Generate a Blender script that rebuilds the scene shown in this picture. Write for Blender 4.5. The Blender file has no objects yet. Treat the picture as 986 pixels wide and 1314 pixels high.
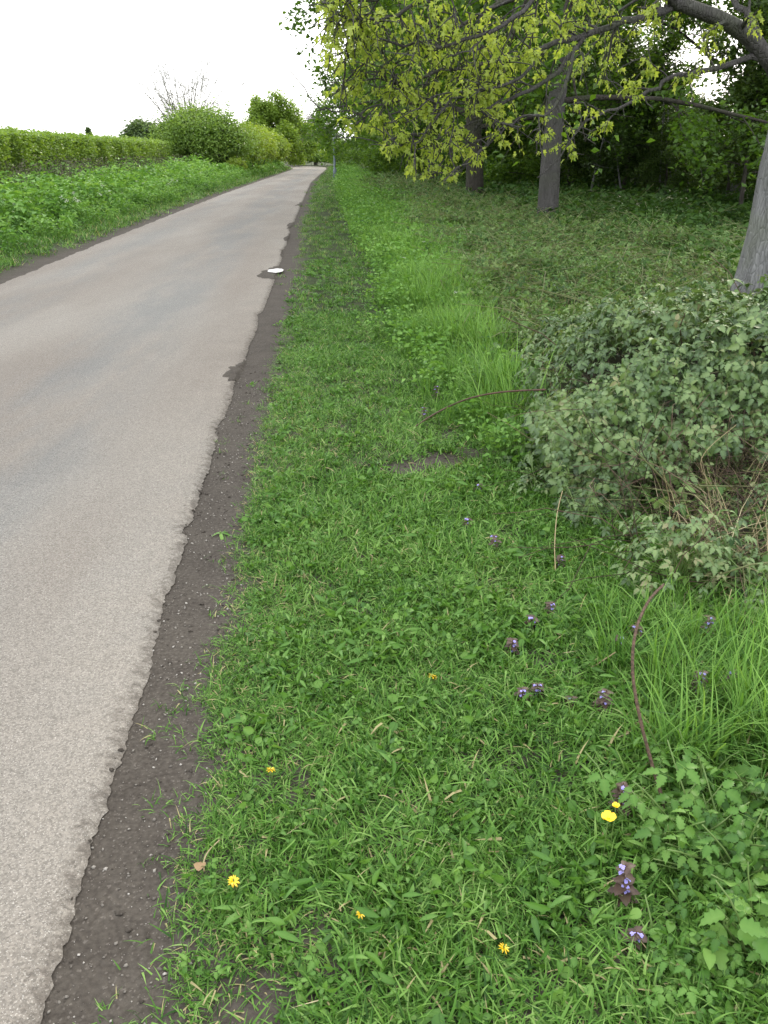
import bpy, math
import numpy as np
from mathutils import Vector, Matrix

S = bpy.context.scene
R = math.radians
PI = math.pi

# ------------------------------------------------------------------ camera
CAM_H, PITCH, FPX = 1.6, R(22.9), 1093.0
cd = bpy.data.cameras.new('camera')
cam = bpy.data.objects.new('camera', cd)
S.collection.objects.link(cam)
cam.location = (0, 0, CAM_H)
cam.rotation_euler = (PI / 2 - PITCH, 0, 0)
cd.sensor_fit = 'VERTICAL'
cd.sensor_height = 24.0
cd.lens = FPX / 1314.0 * 24.0
cd.clip_start, cd.clip_end = 0.05, 3000
S.camera = cam

# ------------------------------------------------------------------ light
SUN_EL, SUN_AZ = R(26), R(24)
w = bpy.data.worlds.new('World')
S.world = w
w.use_nodes = True
nt = w.node_tree
nt.nodes.clear()
out = nt.nodes.new('ShaderNodeOutputWorld')
bg = nt.nodes.new('ShaderNodeBackground')
sky = nt.nodes.new('ShaderNodeTexSky')
sky.sky_type = 'NISHITA'
sky.sun_disc = False
sky.sun_elevation = SUN_EL
sky.sun_rotation = SUN_AZ
sky.dust_density = 3.0
tc = nt.nodes.new('ShaderNodeTexCoord')
mp = nt.nodes.new('ShaderNodeMapping')
mp.inputs['Scale'].default_value = (1.2, 1.2, 4.0)
nz = nt.nodes.new('ShaderNodeTexNoise')
nz.inputs['Scale'].default_value = 1.6
nz.inputs['Detail'].default_value = 5
rg = nt.nodes.new('ShaderNodeMapRange')
rg.inputs['From Min'].default_value = 0.3
rg.inputs['From Max'].default_value = 0.7
rg.inputs['To Min'].default_value = 0.80
rg.inputs['To Max'].default_value = 0.97
mx = nt.nodes.new('ShaderNodeMix')
mx.data_type = 'RGBA'
mx.clamp_result = False
mx.inputs['B'].default_value = (10.2, 10.3, 10.5, 1)      # bright overcast cloud sheet
L = nt.links.new
L(tc.outputs['Generated'], mp.inputs['Vector'])
L(mp.outputs['Vector'], nz.inputs['Vector'])
L(nz.outputs['Fac'], rg.inputs['Value'])
L(rg.outputs['Result'], mx.inputs['Factor'])
L(sky.outputs['Color'], mx.inputs['A'])
L(mx.outputs['Result'], bg.inputs['Color'])
bg.inputs['Strength'].default_value = 0.1
L(bg.outputs['Background'], out.inputs['Surface'])

sd = bpy.data.lights.new('sun', 'SUN')
sd.energy = 1.5
sd.angle = R(18)
sd.color = (1.0, 0.90, 0.74)
so = bpy.data.objects.new('sun', sd)
S.collection.objects.link(so)
sdir = Vector((math.sin(SUN_AZ) * math.cos(SUN_EL), math.cos(SUN_AZ) * math.cos(SUN_EL), math.sin(SUN_EL)))
so.rotation_euler = sdir.to_track_quat('Z', 'Y').to_euler()
so.location = (20, 40, 30)

S.view_settings.view_transform = 'Standard'
S.view_settings.look = 'None'
S.view_settings.gamma = 1.0
S.view_settings.exposure = 1.5
S.view_settings.use_curve_mapping = False
S.cycles.max_bounces = 5
S.cycles.diffuse_bounces = 3
S.cycles.transmission_bounces = 4
S.cycles.transparent_max_bounces = 4
S.cycles.use_denoising = True
S.cycles.denoising_prefilter = 'NONE'

# ------------------------------------------------------------------ helpers
COL = S.collection
RNG = np.random.default_rng(11)


def ray(u, v):
    x = (u - 493) / FPX
    up = -(v - 657) / FPX
    return np.array([x, math.cos(PITCH) + up * math.sin(PITCH), -math.sin(PITCH) + up * math.cos(PITCH)])


def P(u, v, y):                       # photo pixel + known depth along the lane -> point
    r = ray(u, v)
    return np.array([0, 0, CAM_H]) + r * (y / r[1])


def G(u, v, z=0.0):                   # photo pixel -> point on the ground
    r = ray(u, v)
    return np.array([0, 0, CAM_H]) + r * ((z - CAM_H) / r[2])


def tag(o, label=None, cat=None, group=None, kind=None):
    if label: o['label'] = label
    if cat: o['category'] = cat
    if group: o['group'] = group
    if kind: o['kind'] = kind
    return o


def empty(name, loc, rz=0.0):
    o = bpy.data.objects.new(name, None)
    COL.objects.link(o)
    o.location = Vector([float(c) for c in loc])
    o.rotation_euler = (0, 0, rz)
    o.empty_display_size = 0.1
    return o


def make_mesh(name, V, F, mat, tint=None, smooth=False):
    V = np.asarray(V, dtype=np.float32).reshape(-1, 3)
    F = np.asarray(F, dtype=np.int32)
    me = bpy.data.meshes.new(name)
    k = F.shape[1]
    me.vertices.add(len(V))
    me.vertices.foreach_set('co', V.ravel())
    me.loops.add(F.size)
    me.loops.foreach_set('vertex_index', F.ravel())
    me.polygons.add(len(F))
    me.polygons.foreach_set('loop_start', np.arange(0, F.size, k, dtype=np.int32))
    me.polygons.foreach_set('loop_total', np.full(len(F), k, dtype=np.int32))
    if smooth:
        me.polygons.foreach_set('use_smooth', np.ones(len(F), dtype=bool))
    if tint is not None:
        a = me.attributes.new('tint', 'FLOAT', 'POINT')
        a.data.foreach_set('value', np.asarray(tint, dtype=np.float32))
    me.update(calc_edges=True)
    me.validate()
    if mat: me.materials.append(mat)
    return me


def obj(name, me, parent=None):
    o = bpy.data.objects.new(name, me)
    COL.objects.link(o)
    if parent is not None: o.parent = parent
    return o


def part(name, V, F, mat, parent=None, tint=None, smooth=False, kind=None):
    o = obj(name, make_mesh(name, V, F, mat, tint, smooth), parent)
    if kind: o['kind'] = kind
    return o


def copy_tree(o, parent=None):
    c = o.copy()
    COL.objects.link(c)
    if parent is not None:
        c.parent = parent
    for ch in list(o.children):
        copy_tree(ch, c)
    return c


def norm(a):
    a = np.asarray(a, float)
    return a / (np.linalg.norm(a, axis=-1, keepdims=True) + 1e-9)


def frames(axis, nrm):
    y = norm(axis)
    x = norm(np.cross(y, nrm))
    z = np.cross(x, y)
    return np.stack([x, y, z], axis=-1)        # (n,3,3) columns


def join(tm, pos, Rm, sc, tint=None):
    V, F, T = tm
    n, m = len(pos), len(V)
    sc = np.asarray(sc, float)
    if sc.ndim == 1: sc = sc[:, None]
    VV = np.einsum('nij,nkj->nki', Rm, V[None] * sc[:, None, :]) + pos[:, None, :]
    FF = F[None] + (np.arange(n) * m)[:, None, None]
    if tint is None: tint = np.zeros(n)
    TT = T[None] + np.asarray(tint)[:, None]
    return VV.reshape(-1, 3), FF.reshape(-1, F.shape[1]), TT.ravel()


def cat(parts):
    Vs, Fs, Ts, o = [], [], [], 0
    for V, F, T in parts:
        Vs.append(V); Fs.append(np.asarray(F) + o); Ts.append(T); o += len(V)
    return np.concatenate(Vs), np.concatenate(Fs), np.concatenate(Ts)


def tube(pts, rad, sides=6, tint=0.5, cap=True):
    pts = np.asarray(pts, float)
    n = len(pts)
    rad = np.broadcast_to(np.asarray(rad, float), (n,))
    d = np.gradient(pts, axis=0)
    d = norm(d)
    ref = np.array([0.13, 0.21, 0.97]) if abs(d[0][2]) < 0.9 else np.array([1.0, 0.1, 0.0])
    x = norm(np.cross(d, ref))
    y = np.cross(d, x)
    a = np.arange(sides) * 2 * PI / sides
    ring = x[:, None] * np.cos(a)[None, :, None] + y[:, None] * np.sin(a)[None, :, None]
    V = (pts[:, None] + ring * rad[:, None, None]).reshape(-1, 3)
    i = np.arange(n - 1)[:, None] * sides
    j = np.arange(sides)[None]
    k = (j + 1) % sides
    q = np.stack([i + j, i + k, i + sides + k, i + sides + j], -1).reshape(-1, 4)
    F = np.concatenate([q[:, [0, 1, 2]], q[:, [0, 2, 3]]])
    if cap:
        V = np.concatenate([V, pts[-1:] + d[-1:] * rad[-1]])
        c = len(V) - 1
        b = (n - 1) * sides
        F = np.concatenate([F, [[b + s, b + (s + 1) % sides, c] for s in range(sides)]])
    return V, F, np.full(len(V), tint)


def resample(pts, n):
    pts = np.asarray(pts, float)
    m = len(pts)
    t = np.linspace(0, m - 1, n)                # Catmull-Rom
    i = np.clip(np.floor(t).astype(int), 0, m - 2)
    f = (t - i)[:, None]
    p0 = pts[np.clip(i - 1, 0, m - 1)]; p1 = pts[i]; p2 = pts[i + 1]; p3 = pts[np.clip(i + 2, 0, m - 1)]
    return 0.5 * ((2 * p1) + (-p0 + p2) * f + (2 * p0 - 5 * p1 + 4 * p2 - p3) * f ** 2 + (-p0 + 3 * p1 - 3 * p2 + p3) * f ** 3)


def sstep(a, b, x):
    t = np.clip((x - a) / (b - a), 0, 1)
    return t * t * (3 - 2 * t)


def lump(x, y, s=1.0, seed=0.0):
    x = x * s + seed; y = y * s + seed * 1.7
    return (np.sin(x * 1.3 + np.sin(y * 0.9) * 1.2) + np.sin(y * 1.7 + np.sin(x * 1.1 + 2) * 1.3) + 0.6 * np.sin(x * 3.1 + y * 2.3 + 1) + 0.5 * np.sin(x * 4.7 - y * 3.9)
            + 0.3 * np.sin(x * 8.3 + y * 6.1) + 0.3 * np.sin(y * 9.7 - x * 7.3)) / 3.7


# ------------------------------------------------------------------ materials
def nodes_of(m):
    m.use_nodes = True
    t = m.node_tree
    t.nodes.clear()
    return t, t.nodes.new, t.links.new


def leaf_mat(name, cols, trans=0.35, tcol=None, rough=0.5, spec=0.35, patch=0.25, patch_scale=0.8, rnd=0.3, pos_stops=None, gain=1.0):
    """cols: dark -> light stops picked per leaf by its own tint, per copy and by soft patches in the place."""
    m = bpy.data.materials.new(name)
    t, N, K = nodes_of(m)
    at = N('ShaderNodeAttribute'); at.attribute_name = 'tint'
    oi = N('ShaderNodeObjectInfo')
    ge = N('ShaderNodeNewGeometry')
    no = N('ShaderNodeTexNoise'); no.inputs['Scale'].default_value = patch_scale; no.inputs['Detail'].default_value = 3
    K(ge.outputs['Position'], no.inputs['Vector'])
    a1 = N('ShaderNodeMath'); a1.operation = 'MULTIPLY_ADD'
    K(oi.outputs['Random'], a1.inputs[0]); a1.inputs[1].default_value = rnd; a1.inputs[2].default_value = -rnd / 2
    a2 = N('ShaderNodeMath'); a2.operation = 'ADD'
    K(at.outputs['Fac'], a2.inputs[0]); K(a1.outputs[0], a2.inputs[1])
    a3 = N('ShaderNodeMath'); a3.operation = 'MULTIPLY_ADD'
    K(no.outputs['Fac'], a3.inputs[0]); a3.inputs[1].default_value = patch * 2; a3.inputs[2].default_value = -patch
    a4 = N('ShaderNodeMath'); a4.operation = 'ADD'
    K(a2.outputs[0], a4.inputs[0]); K(a3.outputs[0], a4.inputs[1])
    cr = N('ShaderNodeValToRGB')
    e = cr.color_ramp.elements
    n = len(cols)
    for i, c in enumerate(cols):
        pos = pos_stops[i] if pos_stops else i / (n - 1)
        if i < 2:
            e[i].position = pos; e[i].color = (*c, 1)
        else:
            q = e.new(pos); q.color = (*c, 1)
    ag = N('ShaderNodeMath'); ag.operation = 'MULTIPLY'; ag.inputs[1].default_value = gain
    K(a4.outputs[0], ag.inputs[0]); K(ag.outputs[0], cr.inputs['Fac'])
    pb = N('ShaderNodeBsdfPrincipled')
    pb.inputs['Roughness'].default_value = rough
    pb.inputs['Specular IOR Level'].default_value = spec
    K(cr.outputs['Color'], pb.inputs['Base Color'])
    o = N('ShaderNodeOutputMaterial')
    if trans > 0:
        tr = N('ShaderNodeBsdfTranslucent')
        mm = N('ShaderNodeMix'); mm.data_type = 'RGBA'; mm.blend_type = 'MULTIPLY'
        mm.inputs['Factor'].default_value = 1.0
        K(cr.outputs['Color'], mm.inputs['A'])
        mm.inputs['B'].default_value = (*(tcol or (1.35, 1.3, 0.6)), 1)
        K(mm.outputs['Result'], tr.inputs['Color'])
        ms = N('ShaderNodeMixShader'); ms.inputs[0].default_value = trans
        K(pb.outputs[0], ms.inputs[1]); K(tr.outputs[0], ms.inputs[2])
        K(ms.outputs[0], o.inputs['Surface'])
    else:
        K(pb.outputs[0], o.inputs['Surface'])
    return m


def plain_mat(name, c, rough=0.6, c2=None, scale=20.0, bump=0.0, spec=0.4, metal=0.0, detail=5, stretch=None):
    m = bpy.data.materials.new(name)
    t, N, K = nodes_of(m)
    pb = N('ShaderNodeBsdfPrincipled')
    pb.inputs['Roughness'].default_value = rough
    pb.inputs['Specular IOR Level'].default_value = spec
    pb.inputs['Metallic'].default_value = metal
    o = N('ShaderNodeOutputMaterial')
    K(pb.outputs[0], o.inputs['Surface'])
    ge = N('ShaderNodeTexCoord')
    no = N('ShaderNodeTexNoise'); no.inputs['Scale'].default_value = scale; no.inputs['Detail'].default_value = detail
    if stretch:
        mpn = N('ShaderNodeMapping'); mpn.inputs['Scale'].default_value = stretch
        K(ge.outputs['Object'], mpn.inputs['Vector']); K(mpn.outputs[0], no.inputs['Vector'])
    else:
        K(ge.outputs['Object'], no.inputs['Vector'])
    cr = N('ShaderNodeValToRGB')
    cr.color_ramp.elements[0].position = 0.32; cr.color_ramp.elements[1].position = 0.68
    cr.color_ramp.elements[0].color = (*c, 1); cr.color_ramp.elements[1].color = (*(c2 or tuple(v * 0.7 for v in c)), 1)
    K(no.outputs['Fac'], cr.inputs['Fac']); K(cr.outputs['Color'], pb.inputs['Base Color'])
    if bump:
        b = N('ShaderNodeBump'); b.inputs['Strength'].default_value = bump; b.inputs['Distance'].default_value = 0.02
        K(no.outputs['Fac'], b.inputs['Height']); K(b.outputs[0], pb.inputs['Normal'])
    return m


def bark_mat(name, c1, c2, c3, scale=9.0, bump=0.9):
    m = bpy.data.materials.new(name)
    t, N, K = nodes_of(m)
    pb = N('ShaderNodeBsdfPrincipled'); pb.inputs['Roughness'].default_value = 0.9; pb.inputs['Specular IOR Level'].default_value = 0.2
    o = N('ShaderNodeOutputMaterial'); K(pb.outputs[0], o.inputs['Surface'])
    tcx = N('ShaderNodeTexCoord')
    mpn = N('ShaderNodeMapping'); mpn.inputs['Scale'].default_value = (1, 1, 0.28)
    K(tcx.outputs['Object'], mpn.inputs['Vector'])
    n1 = N('ShaderNodeTexNoise'); n1.inputs['Scale'].default_value = scale; n1.inputs['Detail'].default_value = 8; n1.inputs['Roughness'].default_value = 0.65
    K(mpn.outputs[0], n1.inputs['Vector'])
    n2 = N('ShaderNodeTexNoise'); n2.inputs['Scale'].default_value = 2.2; n2.inputs['Detail'].default_value = 4
    K(tcx.outputs['Object'], n2.inputs['Vector'])
    n3 = N('ShaderNodeTexVoronoi'); n3.inputs['Scale'].default_value = scale * 3.2; n3.feature = 'DISTANCE_TO_EDGE'
    K(mpn.outputs[0], n3.inputs['Vector'])
    cr = N('ShaderNodeValToRGB')
    cr.color_ramp.elements[0].position = 0.3; cr.color_ramp.elements[0].color = (*c1, 1)
    cr.color_ramp.elements[1].position = 0.7; cr.color_ramp.elements[1].color = (*c2, 1)
    K(n1.outputs['Fac'], cr.inputs['Fac'])
    rgm = N('ShaderNodeMapRange'); rgm.inputs['From Min'].default_value = 0.48; rgm.inputs['From Max'].default_value = 0.68
    K(n2.outputs['Fac'], rgm.inputs['Value'])
    mxx = N('ShaderNodeMix'); mxx.data_type = 'RGBA'
    mxx.inputs['B'].default_value = (*c3, 1)
    K(rgm.outputs['Result'], mxx.inputs['Factor']); K(cr.outputs['Color'], mxx.inputs['A'])
    K(mxx.outputs['Result'], pb.inputs['Base Color'])
    ad = N('ShaderNodeMath'); ad.operation = 'MULTIPLY_ADD'
    cl = N('ShaderNodeMath'); cl.operation = 'MINIMUM'; cl.inputs[1].default_value = 0.15
    K(n3.outputs['Distance'], cl.inputs[0])
    K(cl.outputs[0], ad.inputs[0]); ad.inputs[1].default_value = 1.5; K(n1.outputs['Fac'], ad.inputs[2])
    b = N('ShaderNodeBump'); b.inputs['Strength'].default_value = bump; b.inputs['Distance'].default_value = 0.05
    K(ad.outputs[0], b.inputs['Height']); K(b.outputs[0], pb.inputs['Normal'])
    return m


def road_mat():
    m = bpy.data.materials.new('worn_asphalt')
    t, N, K = nodes_of(m)
    pb = N('ShaderNodeBsdfPrincipled'); pb.inputs['Roughness'].default_value = 0.85; pb.inputs['Specular IOR Level'].default_value = 0.25
    o = N('ShaderNodeOutputMaterial'); K(pb.outputs[0], o.inputs['Surface'])
    ge = N('ShaderNodeNewGeometry')
    at = N('ShaderNodeAttribute'); at.attribute_name = 'lat'

    def noise(scale, detail=4, vec=None, rough=0.5):
        n = N('ShaderNodeTexNoise'); n.inputs['Scale'].default_value = scale; n.inputs['Detail'].default_value = detail; n.inputs['Roughness'].default_value = rough
        K(vec or ge.outputs['Position'], n.inputs['Vector'])
        return n.outputs['Fac']

    def mrange(src, a, b, c=0.0, d=1.0):
        r = N('ShaderNodeMapRange'); r.interpolation_type = 'SMOOTHSTEP'
        r.inputs['From Min'].default_value = a; r.inputs['From Max'].default_value = b
        r.inputs['To Min'].default_value = c; r.inputs['To Max'].default_value = d
        K(src, r.inputs['Value'])
        return r.outputs['Result']

    def mul(a, b):
        r = N('ShaderNodeMath'); r.operation = 'MULTIPLY'; K(a, r.inputs[0])
        if isinstance(b, float): r.inputs[1].default_value = b
        else: K(b, r.inputs[1])
        return r.outputs[0]

    def mixc(fac, A, B, mode='MIX'):
        r = N('ShaderNodeMix'); r.data_type = 'RGBA'; r.blend_type = mode
        if isinstance(fac, float): r.inputs['Factor'].default_value = fac
        else: K(fac, r.inputs['Factor'])
        for s, v in (('A', A), ('B', B)):
            if isinstance(v, tuple): r.inputs[s].default_value = (*v, 1)
            else: K(v, r.inputs[s])
        return r.outputs['Result']

    stretch = N('ShaderNodeMapping'); stretch.inputs['Scale'].default_value = (1.0, 0.22, 1.0); stretch.inputs['Rotation'].default_value = (0, 0, R(4))
    K(ge.outputs['Position'], stretch.inputs['Vector'])
    beige, pale, grey = (0.160, 0.139, 0.117), (0.199, 0.183, 0.159), (0.125, 0.129, 0.126)
    col = mixc(mrange(noise(0.9, 5, stretch.outputs[0]), 0.35, 0.68), beige, pale)
    # two worn wheel tracks, greyer, broken up
    w1 = N('ShaderNodeMath'); w1.operation = 'ABSOLUTE'
    s1 = N('ShaderNodeMath'); s1.operation = 'SUBTRACT'; K(at.outputs['Fac'], s1.inputs[0]); s1.inputs[1].default_value = 1.15
    K(s1.outputs[0], w1.inputs[0])
    w2 = N('ShaderNodeMath'); w2.operation = 'ABSOLUTE'
    s2 = N('ShaderNodeMath'); s2.operation = 'SUBTRACT'; K(at.outputs['Fac'], s2.inputs[0]); s2.inputs[1].default_value = 2.75
    K(s2.outputs[0], w2.inputs[0])
    tr = N('ShaderNodeMath'); tr.operation = 'MAXIMUM'
    K(mrange(w1.outputs[0], 0.2, 0.75, 1.0, 0.0), tr.inputs[0]); K(mrange(w2.outputs[0], 0.15, 0.6, 0.8, 0.0), tr.inputs[1])
    patch = mrange(noise(1.7, 7, stretch.outputs[0], 0.65), 0.34, 0.66)
    col = mixc(mul(mul(tr.outputs[0], patch), 0.7), col, grey)
    # brownish dust near both edges
    col = mixc(mul(mrange(at.outputs['Fac'], 0.0, 0.5, 0.55, 0.0), mrange(noise(3.0, 5), 0.3, 0.7)), col, (0.213, 0.190, 0.159))
    # aggregate: chips of many greys
    vo = N('ShaderNodeTexVoronoi'); vo.inputs['Scale'].default_value = 175.0
    K(ge.outputs['Position'], vo.inputs['Vector'])
    bw = N('ShaderNodeRGBToBW'); K(vo.outputs['Color'], bw.inputs[0])
    chip = mrange(bw.outputs[0], 0.05, 0.95, 0.66, 1.34)
    cc = N('ShaderNodeCombineColor'); [K(chip, cc.inputs[i]) for i in range(3)]
    col = mixc(0.75, col, cc.outputs[0], 'MULTIPLY')
    lite = mrange(noise(260.0, 1), 0.62, 0.70)
    col = mixc(mul(lite, 0.8), col, (0.423, 0.398, 0.358))
    dk = mrange(noise(210.0, 2), 0.36, 0.28)
    col = mixc(mul(dk, 0.6), col, (0.045, 0.041, 0.037))
    # soil and grit washed over the margins, and darker blotches of old patching
    edge = N('ShaderNodeMath'); edge.operation = 'ADD'
    K(at.outputs['Fac'], edge.inputs[0]); K(mrange(noise(26.0, 6, None, 0.7), 0.3, 0.7, -0.05, 0.05), edge.inputs[1])
    col = mixc(mul(mrange(edge.outputs[0], -0.015, 0.06, 1.0, 0.0), 0.6), col, mixc(mrange(noise(60.0, 4), 0.35, 0.65), (0.045, 0.037, 0.030), (0.081, 0.067, 0.055)))
    col = mixc(mul(mrange(noise(0.55, 5), 0.52, 0.70), 0.12), col, (0.098, 0.091, 0.085))
    K(col, pb.inputs['Base Color'])
    bp = N('ShaderNodeBump'); bp.inputs['Strength'].default_value = 0.55; bp.inputs['Distance'].default_value = 0.004
    hh = N('ShaderNodeMath'); hh.operation = 'ADD'; K(vo.outputs['Distance'], hh.inputs[0]); K(noise(90.0, 4), hh.inputs[1])
    K(hh.outputs[0], bp.inputs['Height']); K(bp.outputs[0], pb.inputs['Normal'])
    return m


def ground_mat():
    m = bpy.data.materials.new('soil')
    t, N, K = nodes_of(m)
    pb = N('ShaderNodeBsdfPrincipled'); pb.inputs['Roughness'].default_value = 0.95; pb.inputs['Specular IOR Level'].default_value = 0.15
    o = N('ShaderNodeOutputMaterial'); K(pb.outputs[0], o.inputs['Surface'])
    ge = N('ShaderNodeNewGeometry')
    at = N('ShaderNodeAttribute'); at.attribute_name = 'turf'

    def noise(scale, detail=5):
        n = N('ShaderNodeTexNoise'); n.inputs['Scale'].default_value = scale; n.inputs['Detail'].default_value = detail
        K(ge.outputs['Position'], n.inputs['Vector']); return n.outputs['Fac']

    def ramp(src, a, b, ca, cb):
        r = N('ShaderNodeValToRGB'); r.color_ramp.elements[0].position = a; r.color_ramp.elements[1].position = b
        r.color_ramp.elements[0].color = (*ca, 1); r.color_ramp.elements[1].color = (*cb, 1)
        K(src, r.inputs['Fac']); return r.outputs['Color']

    def mixc(fac, A, B):
        r = N('ShaderNodeMix'); r.data_type = 'RGBA'
        K(fac, r.inputs['Factor']); K(A, r.inputs['A']); K(B, r.inputs['B']); return r.outputs['Result']
    c = ramp(noise(5.0, 6), 0.35, 0.7, (0.047, 0.040, 0.033), (0.078, 0.068, 0.056))
    c2 = ramp(noise(70.0, 5), 0.35, 0.65, (0.038, 0.032, 0.027), (0.090, 0.079, 0.066))
    mixn = N('ShaderNodeMix'); mixn.data_type = 'RGBA'; mixn.inputs['Factor'].default_value = 0.5
    K(c, mixn.inputs['A']); K(c2, mixn.inputs['B'])
    vo = N('ShaderNodeTexVoronoi'); vo.inputs['Scale'].default_value = 210
    K(ge.outputs['Position'], vo.inputs['Vector'])
    bw = N('ShaderNodeRGBToBW'); K(vo.outputs['Color'], bw.inputs[0])
    gr = N('ShaderNodeMapRange'); gr.inputs['From Min'].default_value = 0.80; gr.inputs['From Max'].default_value = 0.88
    K(bw.outputs[0], gr.inputs['Value'])
    gm = N('ShaderNodeMath'); gm.operation = 'MULTIPLY'; K(gr.outputs['Result'], gm.inputs[0]); gm.inputs[1].default_value = 0.45
    pebc = N('ShaderNodeRGB'); pebc.outputs[0].default_value = (0.17, 0.15, 0.13, 1)
    c3 = mixc(gm.outputs[0], mixn.outputs['Result'], pebc.outputs[0])
    turf = ramp(noise(8.0, 5), 0.3, 0.7, (0.018, 0.026, 0.009), (0.034, 0.050, 0.015))
    c4 = mixc(at.outputs['Fac'], c3, turf)
    K(c4, pb.inputs['Base Color'])
    b = N('ShaderNodeBump'); b.inputs['Strength'].default_value = 0.9; b.inputs['Distance'].default_value = 0.012
    ad = N('ShaderNodeMath'); ad.operation = 'ADD'; K(noise(60.0, 6), ad.inputs[0]); K(noise(12.0, 4), ad.inputs[1])
    K(ad.outputs[0], b.inputs['Height']); K(b.outputs[0], pb.inputs['Normal'])
    return m


M = {}
M['road'] = road_mat()
M['ground'] = ground_mat()
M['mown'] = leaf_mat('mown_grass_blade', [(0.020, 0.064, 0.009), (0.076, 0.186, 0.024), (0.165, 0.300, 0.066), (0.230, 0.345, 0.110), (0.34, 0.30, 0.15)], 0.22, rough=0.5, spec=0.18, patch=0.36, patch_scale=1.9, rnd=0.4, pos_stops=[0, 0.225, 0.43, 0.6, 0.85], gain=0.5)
M['tall'] = leaf_mat('tall_grass_blade', [(0.040, 0.112, 0.019), (0.102, 0.228, 0.039), (0.195, 0.349, 0.078)], 0.32, rough=0.5, spec=0.18, patch=0.36, rnd=0.4)
M['weed'] = leaf_mat('weed_leaf', [(0.026, 0.085, 0.014), (0.078, 0.185, 0.028), (0.165, 0.300, 0.062)], 0.25, rough=0.45, spec=0.28, patch=0.25, patch_scale=2.0)
M['herb'] = leaf_mat('verge_herb_leaf', [(0.047, 0.127, 0.026), (0.127, 0.270, 0.049), (0.247, 0.416, 0.111)], 0.32, spec=0.18, patch=0.36, patch_scale=0.7, rnd=0.4)
M['bramble'] = leaf_mat('bramble_leaf', [(0.026, 0.055, 0.019), (0.080, 0.145, 0.047), (0.170, 0.254, 0.084), (0.205, 0.200, 0.093)], 0.22, rough=0.45, spec=0.5, patch=0.32, patch_scale=1.8, pos_stops=[0, 0.42, 0.82, 1.0])
M['bramble_far'] = leaf_mat('undergrowth_leaf', [(0.029, 0.068, 0.020), (0.094, 0.178, 0.049), (0.188, 0.286, 0.097), (0.180, 0.198, 0.090)], 0.26, rough=0.5, spec=0.16, patch=0.34, patch_scale=0.7, pos_stops=[0, 0.45, 0.85, 1.0])
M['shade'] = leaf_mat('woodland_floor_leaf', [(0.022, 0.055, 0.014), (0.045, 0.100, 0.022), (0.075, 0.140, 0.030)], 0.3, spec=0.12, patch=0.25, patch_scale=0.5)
M['young'] = leaf_mat('young_maple_leaf', [(0.159, 0.237, 0.037), (0.318, 0.408, 0.075), (0.477, 0.550, 0.148)], 0.58, (1.35, 1.3, 0.65), rough=0.45, patch=0.25, patch_scale=0.9)
M['dark'] = leaf_mat('maple_leaf', [(0.034, 0.080, 0.012), (0.078, 0.160, 0.022), (0.150, 0.250, 0.036)], 0.48, (1.35, 1.3, 0.5), patch=0.28, patch_scale=0.35)
M['thick'] = leaf_mat('thicket_leaf', [(0.024, 0.050, 0.010), (0.048, 0.095, 0.016), (0.085, 0.145, 0.024)], 0.4, (1.4, 1.25, 0.5), patch=0.25)
M['hedge'] = leaf_mat('hawthorn_hedge_leaf', [(0.071, 0.130, 0.026), (0.176, 0.282, 0.051), (0.296, 0.423, 0.103)], 0.36, patch=0.4, patch_scale=0.9)
M['bush'] = leaf_mat('hawthorn_bush_leaf', [(0.069, 0.131, 0.027), (0.144, 0.244, 0.050), (0.244, 0.356, 0.085)], 0.35, patch=0.25)
M['lime'] = leaf_mat('lime_green_leaf', [(0.111, 0.182, 0.023), (0.195, 0.286, 0.039), (0.286, 0.377, 0.065)], 0.36, patch=0.2)
M['oak'] = leaf_mat('oak_leaf', [(0.098, 0.169, 0.023), (0.182, 0.286, 0.042), (0.286, 0.403, 0.068)], 0.4, patch=0.22)
M['far'] = leaf_mat('far_tree_leaf', [(0.050, 0.095, 0.030), (0.085, 0.140, 0.046), (0.120, 0.180, 0.060)], 0.3, patch=0.2)
M['greytwig'] = leaf_mat('bare_twig', [(0.080, 0.080, 0.063), (0.126, 0.126, 0.097), (0.168, 0.168, 0.126)], 0.0, rough=0.9, spec=0.1, patch=0.1)
M['straw'] = leaf_mat('dry_stem', [(0.168, 0.130, 0.071), (0.302, 0.244, 0.134), (0.437, 0.378, 0.235)], 0.1, (1, 1, 1), rough=0.7, spec=0.2, patch=0.1)
M['deadstem'] = leaf_mat('dead_bramble_stem', [(0.034, 0.024, 0.017), (0.080, 0.055, 0.039), (0.202, 0.151, 0.101)], 0.0, rough=0.8, spec=0.2, patch=0.2)
M['purplestem'] = leaf_mat('last_year_stem', [(0.059, 0.066, 0.038), (0.097, 0.097, 0.063), (0.151, 0.139, 0.097)], 0.0, rough=0.9, spec=0.1)
M['white'] = leaf_mat('white_floret', [(0.62, 0.62, 0.55), (0.78, 0.78, 0.72)], 0.2, (1, 1, 1), rough=0.6)
M['yellow'] = plain_mat('yellow_petal', (0.78, 0.50, 0.012), 0.35, (0.80, 0.58, 0.02), 60, spec=0.5)
M['blue'] = plain_mat('blue_violet_floret', (0.24, 0.22, 0.62), 0.55, (0.40, 0.36, 0.74), 300)
M['bugle'] = leaf_mat('purple_bugle_leaf', [(0.034, 0.022, 0.017), (0.071, 0.044, 0.034), (0.092, 0.084, 0.038)], 0.12, (1.2, 1, 0.8), rough=0.5)
M['cane'] = plain_mat('bramble_cane', (0.134, 0.084, 0.059), 0.75, (0.050, 0.038, 0.025), 120, 0.6, spec=0.2)
M['redcane'] = plain_mat('dark_red_cane', (0.092, 0.038, 0.029), 0.55, (0.059, 0.034, 0.024), 40, 0.2)
M['stem'] = plain_mat('green_stem', (0.09, 0.16, 0.035), 0.5, (0.12, 0.18, 0.05), 30)
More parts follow.
